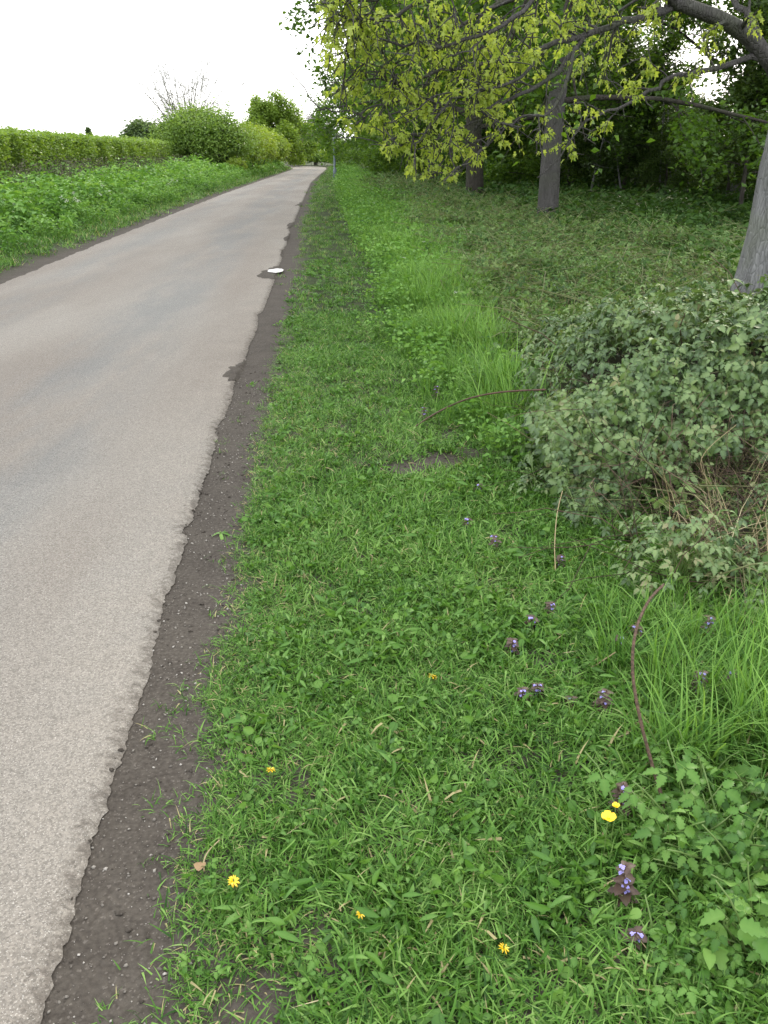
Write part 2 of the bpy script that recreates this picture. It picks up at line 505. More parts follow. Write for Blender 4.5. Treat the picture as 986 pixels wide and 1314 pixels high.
M['bark'] = bark_mat('grey_bark', (0.101, 0.101, 0.101), (0.252, 0.255, 0.256), (0.160, 0.172, 0.139))
M['bark_mid'] = bark_mat('mid_grey_bark', (0.052, 0.049, 0.046), (0.101, 0.097, 0.094), (0.076, 0.080, 0.063))  # darker grey bark, for the second tree's trunk and the maple's low limbs
M['bark2'] = bark_mat('brown_bark', (0.038, 0.034, 0.029), (0.080, 0.072, 0.062), (0.059, 0.064, 0.042))
M['stone'] = leaf_mat('pebble_stone', [(0.109, 0.097, 0.084), (0.202, 0.185, 0.160), (0.386, 0.361, 0.328)], 0.0, rough=0.85, spec=0.25, rnd=0.9)
M['post'] = plain_mat('blue_grey_paint', (0.143, 0.176, 0.210), 0.5, (0.118, 0.147, 0.176), 6)
M['lantern'] = plain_mat('pale_diffuser', (0.62, 0.66, 0.68), 0.3, (0.56, 0.6, 0.63), 8)
M['deadleaf'] = plain_mat('dead_leaf', (0.218, 0.130, 0.063), 0.8, (0.286, 0.202, 0.109), 40)
M['wood'] = plain_mat('weathered_wood', (0.185, 0.168, 0.160), 0.85, (0.269, 0.244, 0.227), 60, 0.4, stretch=(1, 0.2, 1))


def water_mat():
    m = bpy.data.materials.new('puddle_water')
    t, N, K = nodes_of(m)
    pb = N('ShaderNodeBsdfPrincipled'); o = N('ShaderNodeOutputMaterial'); K(pb.outputs[0], o.inputs['Surface'])
    pb.inputs['Base Color'].default_value = (0.11, 0.095, 0.08, 1); pb.inputs['Roughness'].default_value = 0.03
    pb.inputs['IOR'].default_value = 1.33; pb.inputs['Specular IOR Level'].default_value = 0.08
    ge = N('ShaderNodeNewGeometry'); no = N('ShaderNodeTexNoise'); no.inputs['Scale'].default_value = 14
    K(ge.outputs['Position'], no.inputs['Vector'])
    b = N('ShaderNodeBump'); b.inputs['Strength'].default_value = 0.05; b.inputs['Distance'].default_value = 0.01
    K(no.outputs['Fac'], b.inputs['Height']); K(b.outputs[0], pb.inputs['Normal'])
    return m


M['water'] = water_mat()
M['mud'] = plain_mat('mud', (0.050, 0.041, 0.034), 0.7, (0.088, 0.072, 0.060), 25, 0.4, spec=0.4)


# ------------------------------------------------------------------ terrain
def XR(y):      # right edge of the asphalt
    return np.interp(y, [-6, 0, 1.17, 2.17, 3.49, 4.55, 6.32, 8.5, 11.5, 21, 34, 51, 69, 94, 104, 112, 118, 124, 130],
                     [-0.42, -0.62, -0.69, -0.77, -0.89, -0.98, -1.12, -1.26, -1.46, -2.15, -3.0, -4.1, -4.9, -5.9, -6.6, -8.4, -12.5, -24, -60])


def XL(y):
    return np.interp(y, [-6, 0, 5, 11.5, 18, 27, 38, 55, 86, 98, 106, 112, 117, 121],
                     [-4.05, -4.25, -4.6, -5.05, -5.5, -6.05, -6.7, -7.5, -8.9, -9.7, -11.2, -15, -26, -62])


BITES = [(2.9, 0.03, 0.10), (15.6, 0.08, 0.35), (9.2, 0.05, 0.3), (3.6, 0.03, 0.06), (5.2, 0.03, 0.2), (20.3, 0.08, 0.5)]


def XRJ(y):     # jagged edge
    j = 0.016 * lump(y * 4, y * 0, 1.0, 3.0) + 0.009 * lump(y * 23, y * 0, 1.0, 8.0) + 0.008 * lump(y * 75, y * 0, 1, 4.0)
    for yc, d, wd in BITES:
        j = j - d * np.exp(-((y - yc) / wd) ** 2) * (0.75 + 0.4 * lump(y * 14, y * 0, 1, 2.0))
    return XR(y) + j


def H(x, y):
    x = np.asarray(x, float); y = np.asarray(y, float)
    d = x - XR(y)
    e = XL(y) - x
    ha = -0.012 + 0.004 * lump(x, y, 6.0) * sstep(-0.1, 0.1, d)
    ha = ha + sstep(0.12, 0.55, d) * 0.035 + sstep(1.4, 4.5, d) * 0.10 + sstep(0.35, 1.2, d) * 0.03 * lump(x, y, 1.7)
    hb = -0.012 + sstep(0.15, 0.6, e) * 0.06 + sstep(0.5, 4.5, e) * 0.34 + sstep(0.5, 1.5, e) * 0.05 * lump(x, y, 0.9, 5.0)
    h = np.where(d > -1.5, ha, np.where(e > -0.6, hb, -0.012))
    far = sstep(105, 125, y)
    return h * (1 - far) + (-0.012) * far


def axis_vals(parts):
    v = []
    for a, b, s in parts: v.append(np.arange(a, b, s))
    return np.concatenate(v)


xs = axis_vals([(-900, -200, 175), (-200, -40, 20), (-40, -12, 2), (-12, -4, 0.25), (-4, -2.4, 0.2), (-2.4, 2.4, 0.06), (2.4, 8, 0.2), (8, 30, 1.5), (30, 200, 17), (200, 901, 175)])
ys = axis_vals([(-60, -4, 8), (-4, 0.6, 0.4), (0.6, 9, 0.07), (9, 30, 0.3), (30, 130, 1.25), (130, 300, 20), (300, 1500, 200)])
GX, GY = np.meshgrid(xs, ys)
GZ = H(GX, GY)
nx_, ny_ = len(xs), len(ys)
ii = np.arange(ny_ - 1)[:, None] * nx_ + np.arange(nx_ - 1)[None]
Fq = np.stack([ii, ii + 1, ii + nx_ + 1, ii + nx_], -1).reshape(-1, 4)
gme = make_mesh('ground', np.stack([GX, GY, GZ], -1).reshape(-1, 3), Fq, M['ground'], smooth=True)
dd = GX - XR(GY); ee = XL(GY) - GX
turf = np.where(dd > 0, sstep(0.2, 0.5, dd + 0.12 * lump(GX, GY, 5)) * (0.35 + 0.65 * sstep(4, 12, GY)), sstep(0.25, 0.55, ee))
for bx, by, br in ((0.2, 4.35, 0.28), (-0.25, 1.19, 0.12)):
    turf = turf * sstep(br * 0.5, br, np.hypot(GX - bx, GY - by))
a = gme.attributes.new('turf', 'FLOAT', 'POINT'); a.data.foreach_set('value', turf.ravel().astype(np.float32))
ground = tag(obj('ground', gme), 'bare brown soil and turf ground under verges and trees', 'ground', kind='structure')

# road
yr = axis_vals([(-5, 0.8, 0.2), (0.8, 8, 0.012), (8, 16, 0.03), (16, 40, 0.12), (40, 123.5, 0.6)])
nc = 16
tt = np.concatenate([np.linspace(0, 0.9, nc - 4), [0.95, 0.98, 0.993, 1.0]])
RX = XL(yr)[:, None] + 0.05 * lump(yr * 3, yr * 0, 1, 6)[:, None] * (1 - tt)[None] + (XRJ(yr) - XL(yr))[:, None] * tt[None]
RYY = np.broadcast_to(yr[:, None], RX.shape)
RZ = 0.004 + 0.035 * (1 - (2 * np.clip(tt, 0, 1) - 1) ** 2)[None] + RX * 0
RZ = RZ - 0.014 * np.exp(-((RX - XR(RYY) + 1.1) / 0.3) ** 2) + 0.004 * lump(RX, RYY, 1.1)
RZ[:, -1] -= 0.011; RZ[:, 0] -= 0.009
k = np.arange(len(yr) - 1)[:, None] * nc + np.arange(nc - 1)[None]
rme = make_mesh('road', np.stack([RX, RYY, RZ], -1).reshape(-1, 3), np.stack([k, k + 1, k + nc + 1, k + nc], -1).reshape(-1, 4), M['road'], smooth=True)
a = rme.attributes.new('lat', 'FLOAT', 'POINT'); a.data.foreach_set('value', (XRJ(RYY) - RX).ravel().astype(np.float32))
tag(obj('road', rme), 'narrow pale worn asphalt lane curving away to the left', 'road', kind='structure')

# mud washed on to the road edge, a puddle standing in one patch
def road_z(x, y):
    f = np.clip((x - XL(y)) / (XR(y) - XL(y)), 0, 1)
    r = 0.004 + 0.035 * (1 - (2 * f - 1) ** 2) - 0.014 * np.exp(-((x - XR(y) + 1.1) / 0.3) ** 2) + 0.004 * lump(x, y, 1.1)
    return np.where(x < XRJ(y), r, H(x, y) + 0.0005)


def patch_sheet(name, label, c, rx, ry, mat, lift_, flat=None, seed=1, rough=0.22):
    nr, ns = 7, 56
    th_ = np.linspace(0, 2 * PI, ns, endpoint=False)
    rr = 1 + rough * lump(np.cos(th_) * 2.2, np.sin(th_) * 2.2, 1.0, seed) + rough * 0.5 * lump(np.cos(th_) * 7, np.sin(th_) * 7, 1.0, seed + 2)
    V = [[c[0], c[1], 0]]
    for k_ in range(1, nr + 1):
        q = k_ / nr
        for t_, r_ in zip(th_, rr): V.append([c[0] + rx * q * r_ * math.cos(t_), c[1] + ry * q * r_ * math.sin(t_), 0])
    V = np.array(V)
    q = np.concatenate([[0], np.repeat(np.arange(1, nr + 1) / nr, ns)])
    V[:, 2] = (road_z(V[:, 0], V[:, 1]) + lift_ * (1 - q ** 6) * (V[:, 0] < XRJ(V[:, 1])) + 0.001) if flat is None else flat
    F = [[0, 1 + i, 1 + (i + 1) % ns] for i in range(ns)]
    for k_ in range(nr - 1):
        b = 1 + k_ * ns
        for i in range(ns):
            j = (i + 1) % ns
            F += [[b + i, b + ns + i, b + ns + j], [b + i, b + ns + j, b + j]]
    return tag(part(name, V, F, mat, smooth=True), label, name, kind='structure')


pc = G(352, 349)
patch_sheet('mud', 'wet dark mud round the small puddle at the road edge', (pc[0] + 0.10, pc[1]), 0.26, 0.9, M['ground'], 0.005, seed=3, rough=0.4)
zp = float(np.max(road_z(pc[0] + np.linspace(-0.16, 0.12, 9), np.full(9, pc[1])))) + 0.0105
patch_sheet('puddle', 'small puddle shining at the road edge', (pc[0] + 0.02, pc[1]), 0.12, 0.24, M['water'], 0, flat=zp, seed=5, rough=0.22)
mc = G(310, 475)
patch_sheet('mud', 'dark mud patch reaching on to the pale road', (mc[0] + 0.05, mc[1]), 0.16, 0.42, M['ground'], 0.004, seed=7, rough=0.45)
for i, (u, v, rx, ry, lab) in enumerate([(366, 322, 0.20, 0.6, 'mud smear on the road edge just beyond the puddle'), (372, 303, 0.20, 0.7, 'thin mud smear second beyond the puddle'), (376, 288, 0.22, 0.9, 'long mud smear third beyond the puddle'), (385, 262, 0.22, 1.2, 'faint far mud smear on the road edge')]):
    q = G(u, v)
    patch_sheet('mud', lab, (q[0] + 0.10, q[1]), rx * 0.85, ry * 1.3, M['ground'], 0.003, seed=11 + i, rough=0.5)


# ------------------------------------------------------------------ leaf templates
def leaf_t(half, fold=0.25, curl=0.25, tint=0.0):
    h = np.array(half, float)
    n = len(h)
    mid = np.stack([np.zeros(n), np.clip(h[:, 1], 0, 1), np.zeros(n)], -1)
    mid[:, 1] = np.maximum.accumulate(mid[:, 1])
    Rr = np.stack([h[:, 0], h[:, 1], fold * h[:, 0]], -1)
    Ll = Rr * [-1, 1, 1]
    V = np.concatenate([mid, Rr, Ll])
    V[:, 2] -= curl * V[:, 1] ** 2
    F = []
    for i in range(n - 1):
        for o, fl in ((n, False), (2 * n, True)):
            q = [i, o + i, o + i + 1, i + 1]
            for tri in ([q[0], q[1], q[2]], [q[0], q[2], q[3]]):
                p = V[tri]
                if np.linalg.norm(np.cross(p[1] - p[0], p[2] - p[0])) < 1e-5: continue
                F.append(tri[::-1] if fl else tri)
    T = np.full(len(V), float(tint)); T[:n] += 0.14; T[n:] -= 0.04
    return V, np.array(F), T


LOBED = leaf_t([(0, 0), (0.16, 0.02), (0.36, 0.20), (0.17, 0.32), (0.38, 0.66), (0.15, 0.62), (0.0, 1.0)], 0.45, 0.55)
OVATE = leaf_t([(0, 0), (0.22, 0.08), (0.36, 0.32), (0.33, 0.55), (0.19, 0.80), (0, 1)], 0.28, 0.25)
SERR = leaf_t([(0, 0), (0.17, 0.06), (0.30, 0.20), (0.22, 0.27), (0.35, 0.42), (0.23, 0.48), (0.29, 0.64), (0.15, 0.69), (0.15, 0.82), (0.06, 0.86), (0, 1.0)], 0.38, 0.34)
LANCE = leaf_t([(0, 0), (0.06, 0.1), (0.13, 0.4), (0.11, 0.7), (0, 1)], 0.3, 0.5)
DIAM = (np.array([[0, 0, 0], [0.30, 0.45, 0.08], [0, 1, -0.15], [-0.30, 0.45, 0.08]]), np.array([[0, 1, 2], [0, 2, 3]]), np.zeros(4))


def rot_frames(rng, n, up=0.6, down=0.0):
    az = rng.uniform(0, 2 * PI, n)
    ax = np.stack([np.cos(az), np.sin(az), rng.normal(-down, 0.35, n)], -1)
    nr = np.stack([rng.normal(0, 1, n), rng.normal(0, 1, n), rng.normal(up * 2, 0.7, n)], -1)
    return frames(ax, nr)


def one(tm, pos, axis, nrm, sc, tint=0.0):
    return join(tm, np.array([pos], float), frames(np.array([axis], float), np.array([nrm], float)), np.array([sc], float), np.array([tint]))


TRI = cat([one(SERR, (0, 0.50, 0.02), (0, 1, -0.15), (0, 0, 1), 0.95),
           one(SERR, (0.09, 0.30, 0), (1, 0.30, -0.15), (0.1, 0, 1), 0.80),
           one(SERR, (-0.09, 0.30, 0), (-1, 0.30, -0.15), (-0.1, 0, 1), 0.80),
           tube([(0, -0.35, -0.15), (0, 0.05, 0), (0, 0.55, 0.02)], 0.018, 3)])


def blade(rng, L, wd, lean, az, base, bend=0.5, seg=3):
    d = np.array([math.cos(az), math.sin(az), 0]); s = np.array([-math.sin(az), math.cos(az), 0])
    ts = np.linspace(0, 1, seg + 1)
    V = []
    for t in ts:
        an = lean + bend * t
        c = base + d * (L * t * math.sin(lean + bend * t * 0.6)) + np.array([0, 0, L * t * math.cos(lean + bend * t * 0.6)])
        ww = wd * (1 - t ** 1.6)
        if t < 1:
            V += [c - s * ww / 2, c + s * ww / 2]
        else:
            V += [c]
    F = []
    for i in range(seg - 1):
        b = 2 * i
        F += [[b, b + 1, b + 3], [b, b + 3, b + 2]]
    b = 2 * (seg - 1)
    F += [[b, b + 1, b + 2]]
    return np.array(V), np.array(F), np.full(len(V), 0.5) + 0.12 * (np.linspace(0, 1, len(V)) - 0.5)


def tuft(seed, n, rad, Lr, wr, lean=(0.1, 0.9), bend=(0.1, 0.9), dead=0.06):
    rng = np.random.default_rng(seed)
    ps = []
    for _ in range(n):
        az = rng.uniform(0, 2 * PI)
        b = np.array([rng.normal(0, rad), rng.normal(0, rad), -0.004])
        V, F, T = blade(rng, rng.uniform(*Lr), rng.uniform(*wr), rng.uniform(*lean), az, b, rng.uniform(*bend))
        T = T + rng.normal(0, 0.24)
        if rng.random() < dead: T = T * 0 + 2.0
        ps.append((V, F, T))
    return cat(ps)


def src_coll(name, tms, mat):
    c = bpy.data.collections.new(name)
    for i, tm in enumerate(tms):
        me = make_mesh('%s_source' % name, tm[0], tm[1], mat, tm[2])
        c.objects.link(bpy.data.objects.new('%s_source_%02d' % (name, i), me))
    return c


def scatter(name, coll, pts, rz, tilt, scl, label, catg, rng, group=None, parent=None):
    n = len(pts)
    me = bpy.data.meshes.new(name)
    me.vertices.add(n)
    me.vertices.foreach_set('co', np.asarray(pts, np.float32).ravel())
    rot = np.stack([rng.normal(0, 1, n) * tilt, rng.normal(0, 1, n) * tilt, rz], -1)
    a = me.attributes.new('rot', 'FLOAT_VECTOR', 'POINT'); a.data.foreach_set('vector', rot.astype(np.float32).ravel())
    scl = np.asarray(scl, np.float32)
    if scl.ndim == 1: scl = np.repeat(scl[:, None], 3, 1)
    a = me.attributes.new('scl', 'FLOAT_VECTOR', 'POINT'); a.data.foreach_set('vector', scl.ravel())
    a = me.attributes.new('idx', 'INT', 'POINT'); a.data.foreach_set('value', rng.integers(0, 1000, n).astype(np.int32))
    o = obj(name, me, parent)
    ng = bpy.data.node_groups.new(name + '_growth', 'GeometryNodeTree')
    ng.interface.new_socket('Geometry', in_out='INPUT', socket_type='NodeSocketGeometry')
    ng.interface.new_socket('Geometry', in_out='OUTPUT', socket_type='NodeSocketGeometry')
    N = ng.nodes.new
    gi, go = N('NodeGroupInput'), N('NodeGroupOutput')
    ci = N('GeometryNodeCollectionInfo')
    ci.inputs['Collection'].default_value = coll
    ci.inputs['Separate Children'].default_value = True
    ci.inputs['Reset Children'].default_value = True
    ip = N('GeometryNodeInstanceOnPoints')
    ip.inputs['Pick Instance'].default_value = True

    def named(nm, ty):
        q = N('GeometryNodeInputNamedAttribute'); q.data_type = ty; q.inputs['Name'].default_value = nm
        return q.outputs['Attribute']
    er = N('FunctionNodeEulerToRotation')
    K = ng.links.new
    K(named('rot', 'FLOAT_VECTOR'), er.inputs[0])
    K(gi.outputs[0], ip.inputs['Points'])
    K(ci.outputs[0], ip.inputs['Instance'])
    K(named('idx', 'INT'), ip.inputs['Instance Index'])
    K(er.outputs[0], ip.inputs['Rotation'])
    K(named('scl', 'FLOAT_VECTOR'), ip.inputs['Scale'])
    K(ip.outputs[0], go.inputs[0])
    md = o.modifiers.new('growth', 'NODES'); md.node_group = ng
    tag(o, label, catg, group, 'stuff')
    return o


def spread(rng, n, x0, x1, y0, y1, dens=None):
    x = rng.uniform(x0, x1, n); y = rng.uniform(y0, y1, n)
    if dens is not None:
        k = rng.random(n) < dens(x, y)
        x, y = x[k], y[k]
    return np.stack([x, y, H(x, y)], -1)


def XB(y):      # left limit of the brambles on the right verge
    return np.interp(y, [0, 1.3, 2.6, 3.2, 4.4, 7, 12, 23, 40, 60, 90], [0.95, 0.95, 1.0, 0.78, 0.58, 0.56, 0.58, 0.25, -0.9, -2.2, -4.0])


def XT(y):      # left limit of the tall grass
    return np.interp(y, [0, 1.0, 2.2, 3.2, 4.4, 6.0, 8, 12, 19, 34, 60, 90], [0.85, 0.75, 0.72, 0.68, 0.42, 0.12, -0.1, -0.25, -0.85, -1.9, -3.3, -5.0])


def bare(x, y):
    b = np.ones_like(x)
    for bx, by, br in ((0.12, 4.30, 0.13), (-0.25, 1.19, 0.11), (0.32, 4.42, 0.15), (0.5, 4.55, 0.12)):
        b = b * sstep(br * 0.6, br * 1.15, np.hypot((x - bx), (y - by) * 1.3))
    return b


# ------------------------------------------------------------------ ground cover, right verge
rng = np.random.default_rng(5)
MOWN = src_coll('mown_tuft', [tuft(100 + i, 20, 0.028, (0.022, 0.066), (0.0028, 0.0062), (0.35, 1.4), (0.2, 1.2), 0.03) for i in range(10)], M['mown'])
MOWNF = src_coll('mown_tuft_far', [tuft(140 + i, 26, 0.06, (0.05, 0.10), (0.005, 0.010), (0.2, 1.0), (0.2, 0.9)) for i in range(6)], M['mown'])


def mown_d(x, y):
    d = x - XR(y)
    edge = 0.27 * np.interp(y, [0, 1.2, 3, 6, 12, 30], [0.72, 0.78, 0.98, 0.92, 0.8, 0.8]) + 0.07 * lump(x, y, 4.0, 2.0) + 0.05 * lump(x, y, 13.0, 1.0)
    gaps = 0.45 + 0.55 * sstep(-0.45, -0.1, lump(x, y, 7.0, 5.0))
    lone = 0.035 * (d > 0.02)
    return np.maximum(sstep(-0.03, 0.10, d - edge) * gaps, lone) * sstep(0.30, -0.1, x - XT(y) - 0.5) * bare(x, y)


p = np.concatenate([spread(rng, 15000, -0.7, 1.6, 0.85, 4.2, mown_d), spread(rng, 9000, -1.0, 1.1, 4.2, 9, mown_d)])
n = len(p)
sc = rng.uniform(0.7, 1.25, n) * (1 + 0.25 * lump(p[:, 0], p[:, 1], 2.2)) * (0.72 + 0.4 * sstep(0.15, 0.7, p[:, 0] - XR(p[:, 1])))
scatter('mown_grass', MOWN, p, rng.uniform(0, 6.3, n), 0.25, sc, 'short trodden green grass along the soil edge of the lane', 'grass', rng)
p = spread(rng, 30000, -7.0, 1.2, 9, 105, lambda x, y: mown_d(x, y) * np.clip(18 / y, 0.2, 1))
n = len(p)
scatter('far_mown_grass', MOWNF, p, rng.uniform(0, 6.3, n), 0.2, rng.uniform(0.7, 1.2, n) * np.interp(p[:, 1], [9, 40, 100], [0.75, 1.3, 2.2]), 'short green grass strip running beside the lane into the distance', 'grass', rng)


WORN = src_coll('worn_tuft', [tuft(160 + i, 14, 0.03, (0.02, 0.055), (0.0025, 0.005), (0.7, 1.45), (0.2, 1.2), 0.28) for i in range(5)], M['mown'])
p = spread(rng, 7500, -0.8, 0.6, 0.85, 6.5, lambda x, y: sstep(0.16, 0.3, x - XR(y) + 0.07 * lump(x, y, 5.0, 2.0)) * sstep(1.0, 0.4, x - XR(y)) * (0.3 + 0.7 * sstep(-0.3, 0.4, lump(x, y, 2.6, 3.0))))
n = len(p)
scatter('worn_grass', WORN, p, rng.uniform(0, 6.3, n), 0.25, rng.uniform(0.6, 1.2, n), 'thin yellowish worn grass fraying into the soil strip', 'grass', rng)


def leafy(seed, n, tm, size, rad, hz, up=0.7, stem=True):
    r = np.random.default_rng(seed)
    pos = np.stack([r.normal(0, rad, n), r.normal(0, rad, n), r.uniform(0.15, 1, n) ** 1.0 * hz], -1)
    out = [join(tm, pos, rot_frames(r, n, up), r.uniform(0.7, 1.2, n) * size, r.normal(0.5, 0.16, n))]
    if stem:
        for i in range(0, n, 2):
            out.append(tube([pos[i] * [0.3, 0.3, 0], pos[i] * [0.7, 0.7, 0.6], pos[i]], 0.0022, 3, 0.4, False))
    return cat(out)


def rosette(seed, n, tm, size, rise=0.35):
    r = np.random.default_rng(seed)
    az = np.arange(n) * 2.4 + r.normal(0, 0.2, n)
    ax = np.stack([np.cos(az), np.sin(az), r.uniform(rise * 0.3, rise * 1.6, n)], -1)
    nr = np.stack([-np.cos(az) * 0.3, -np.sin(az) * 0.3, np.ones(n)], -1)
    return join(tm, np.zeros((n, 3)) + [0, 0, 0.005], frames(ax, nr), r.uniform(0.65, 1.2, n) * size, r.normal(0.5, 0.1, n))


WEED = src_coll('low_weed', [leafy(200, 14, OVATE, 0.030, 0.035, 0.045), leafy(201, 12, OVATE, 0.024, 0.030, 0.04), leafy(202, 9, TRI, 0.022, 0.035, 0.05),
                             rosette(203, 8, LANCE, 0.065, 0.4), rosette(204, 9, LANCE, 0.055, 0.5), leafy(205, 10, TRI, 0.017, 0.03, 0.04), leafy(206, 16, LANCE, 0.05, 0.03, 0.05, 0.2)], M['weed'])
p = np.concatenate([spread(rng, 4600, -0.6, 1.3, 0.85, 4.2, lambda x, y: (x - XR(y) > 0.3) * mown_d(x, y) * (0.25 + 0.75 * sstep(-0.2, 0.6, lump(x, y, 3.0, 7.0) + (x * 0.6)))),
                    spread(rng, 2600, -1.2, 1.3, 4.2, 14, lambda x, y: mown_d(x, y) * 0.7)])
n = len(p)
scatter('low_weeds', WEED, p, rng.uniform(0, 6.3, n), 0.2, rng.uniform(0.5, 1.1, n), 'small broad-leaved weeds growing through the short grass', 'weeds', rng)

TALL = src_coll('tall_tuft', [tuft(300 + i, 22, 0.03, (0.16, 0.44), (0.005, 0.0105), (0.02, 0.45), (0.3, 1.3), 0.03) for i in range(8)], M['tall'])


def tall_d(x, y):
    z1 = sstep(0.0, 0.35, x - XT(y)) * sstep(0.55, 0.1, x - XB(y))
    near = np.where(y < 3.0, sstep(0.60, 1.0, x) * sstep(1.75, 2.05, y) * sstep(3.1, 2.6, y + 0.35 * np.clip(x - 0.9, 0, 2)), z1)
    return near * bare(x, y) * (0.35 + 0.65 * sstep(-0.4, 0.3, lump(x, y, 2.0, 9.0)))


p = np.concatenate([spread(rng, 1300, 0.6, 2.6, 1.2, 3.1, tall_d), spread(rng, 6500, -0.7, 1.8, 3.0, 11, tall_d),
                    spread(rng, 26000, -5, 1.5, 11, 60, lambda x, y: tall_d(x, y) * np.clip(18 / y, 0.2, 1))])
n = len(p)
sc = rng.uniform(0.45, 1.0, n) * (1 + 0.5 * lump(p[:, 0], p[:, 1], 1.6, 4.0)) * np.interp(p[:, 1], [0, 2.3, 2.7, 4.0, 5, 20, 60], [1.0, 0.9, 0.5, 0.6, 1.15, 1.3, 1.7])
sc = sc * (0.42 + 0.58 * np.where(p[:, 1] < 3, 1, sstep(0.05, 0.65, p[:, 0] - XT(p[:, 1]))))
scatter('tall_grass', TALL, p, rng.uniform(0, 6.3, n), 0.14, sc, 'long lush grass between the mown strip and the brambles', 'grass', rng)

# herbs in the tall strip
HERB = src_coll('verge_herb', [leafy(400 + i, 46, DIAM, 0.085, 0.13, 0.42, 0.6) for i in range(6)], M['herb'])
p = np.concatenate([spread(rng, 2600, -0.8, 1.6, 4.2, 14, lambda x, y: tall_d(x, y) * 0.5 * bare(x, y)), spread(rng, 11000, -6, 1.5, 14, 95, lambda x, y: sstep(0, .5, x - XT(y)) * sstep(1.6, 0.3, x - XB(y)) * np.clip(22 / y, 0.25, 1))])
n = len(p)
scatter('verge_herbs', HERB, p, rng.uniform(0, 6.3, n), 0.1, rng.uniform(0.35, 0.85, n) * np.interp(p[:, 1], [4, 20, 60, 95], [0.65, 1.15, 1.7, 2.2]), 'leafy green herbs mixed into the long grass beside the brambles', 'herbs', rng)

# ------------------------------------------------------------------ bramble ground cover beyond the near bush
SPRAY = []
for i in range(6):
    r = np.random.default_rng(500 + i)
    nn = 13
    pts = np.stack([r.normal(0, 0.13, nn), r.normal(0, 0.13, nn), r.uniform(0.02, 0.17, nn)], -1)
    SPRAY.append(cat([join(TRI, pts, rot_frames(r, nn, 0.7, 0.1), r.uniform(0.030, 0.056, nn), r.normal(0.5, 0.2, nn)),
                      tube(resample([(0, 0, 0), (r.normal(0, .1), r.normal(0, .1), 0.14), (r.normal(0, .25), r.normal(0, .25), 0.1)], 6), 0.004, 3, 1.1, False)]))
SPRAYC = src_coll('bramble_spray', SPRAY, M['bramble_far'])


def mound(x, y):
    """height of the bramble canopy over the ground"""
    core = sstep(0.0, 0.85, x - XB(y) + 0.12 * lump(x, y, 3.0)) * sstep(3.5, 4.15, y - 0.12 * lump(x, y, 2.3, 3.0) - 0.10 * (x - 1.5))
    fall = np.interp(y, [3, 5.0, 6.0, 7.2, 9.5, 14, 30], [0.80, 0.78, 0.55, 0.16, 0.08, 0.08, 0.10])
    return core * fall * (1 + 0.26 * lump(x, y, 2.1, 1.0) + 0.16 * lump(x, y, 5.0, 2.0))


def under_d(x, y):
    return sstep(-0.1, 0.5, x - XB(y)) * sstep(6.2, 7.2, y) * np.clip(16 / y, 0.3, 1) * sstep(9.0, 4.0, x + 0.03 * y)


p = spread(rng, 22000, -2, 9, 6, 45, under_d)
n = len(p)
p[:, 2] += np.clip(mound(p[:, 0], p[:, 1]), 0, 1) * rng.uniform(0.0, 0.9, n) + np.clip(lump(p[:, 0], p[:, 1], 0.9, 6.0), 0, 1) * 0.42 * rng.uniform(0.1, 1, n) * (1 - np.exp(-((p[:, 0] - 3.3) / 1.0) ** 2 - ((p[:, 1] - 7.6) / 1.4) ** 2)) * sstep(6.5, 4.5, p[:, 0] + 0.03 * (p[:, 1] - 10))
p = np.concatenate([p, spread(rng, 150, 1.1, 3.6, 2.8, 4.2)]); n = len(p)
scatter('bramble_undergrowth', SPRAYC, p, rng.uniform(0, 6.3, n), 0.3, rng.uniform(0.7, 1.3, n) * np.interp(p[:, 1], [6, 15, 45], [0.85, 1.0, 1.7]), 'tangled low brambles spreading between the grass and the tree row', 'undergrowth', rng)
DRY = src_coll('dry_stalk', [tuft(600 + i, 7, 0.06, (0.25, 0.6), (0.004, 0.007), (0.2, 1.3), (0.1, 1.0), 0.0) for i in range(5)], M['straw'])
p = spread(rng, 520, 0.2, 6, 5.5, 26, lambda x, y: sstep(0, 0.4, x - XB(y)) * (0.2 + 0.8 * sstep(0, .5, lump(x, y, 1.0, 3))))
n = len(p)
p[:, 2] += np.clip(mound(p[:, 0], p[:, 1]), 0, 1) * 0.75
p = np.concatenate([p, spread(rng, 330, 1.0, 3.6, 2.7, 4.4, lambda x, y: sstep(1.0, 1.4, x) * sstep(2.6, 3.1, y + 0.2 * (x - 1)))]); n = len(p)
scatter('dry_stalks', DRY, p, rng.uniform(0, 6.3, n), 0.3, rng.uniform(0.4, 1.0, n), 'pale dry grass stalks sticking out of the low brambles', 'stalks', rng)
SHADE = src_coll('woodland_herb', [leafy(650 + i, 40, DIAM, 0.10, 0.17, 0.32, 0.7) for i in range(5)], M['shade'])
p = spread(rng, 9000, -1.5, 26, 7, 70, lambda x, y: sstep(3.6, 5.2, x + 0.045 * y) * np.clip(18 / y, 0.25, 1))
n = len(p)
scatter('woodland_herbs', SHADE, p, rng.uniform(0, 6.3, n), 0.12, rng.uniform(0.6, 1.3, n) * np.interp(p[:, 1], [7, 30, 70], [0.9, 1.5, 2.2]), 'dark green herbs covering the shaded ground under the trees', 'herbs', rng)

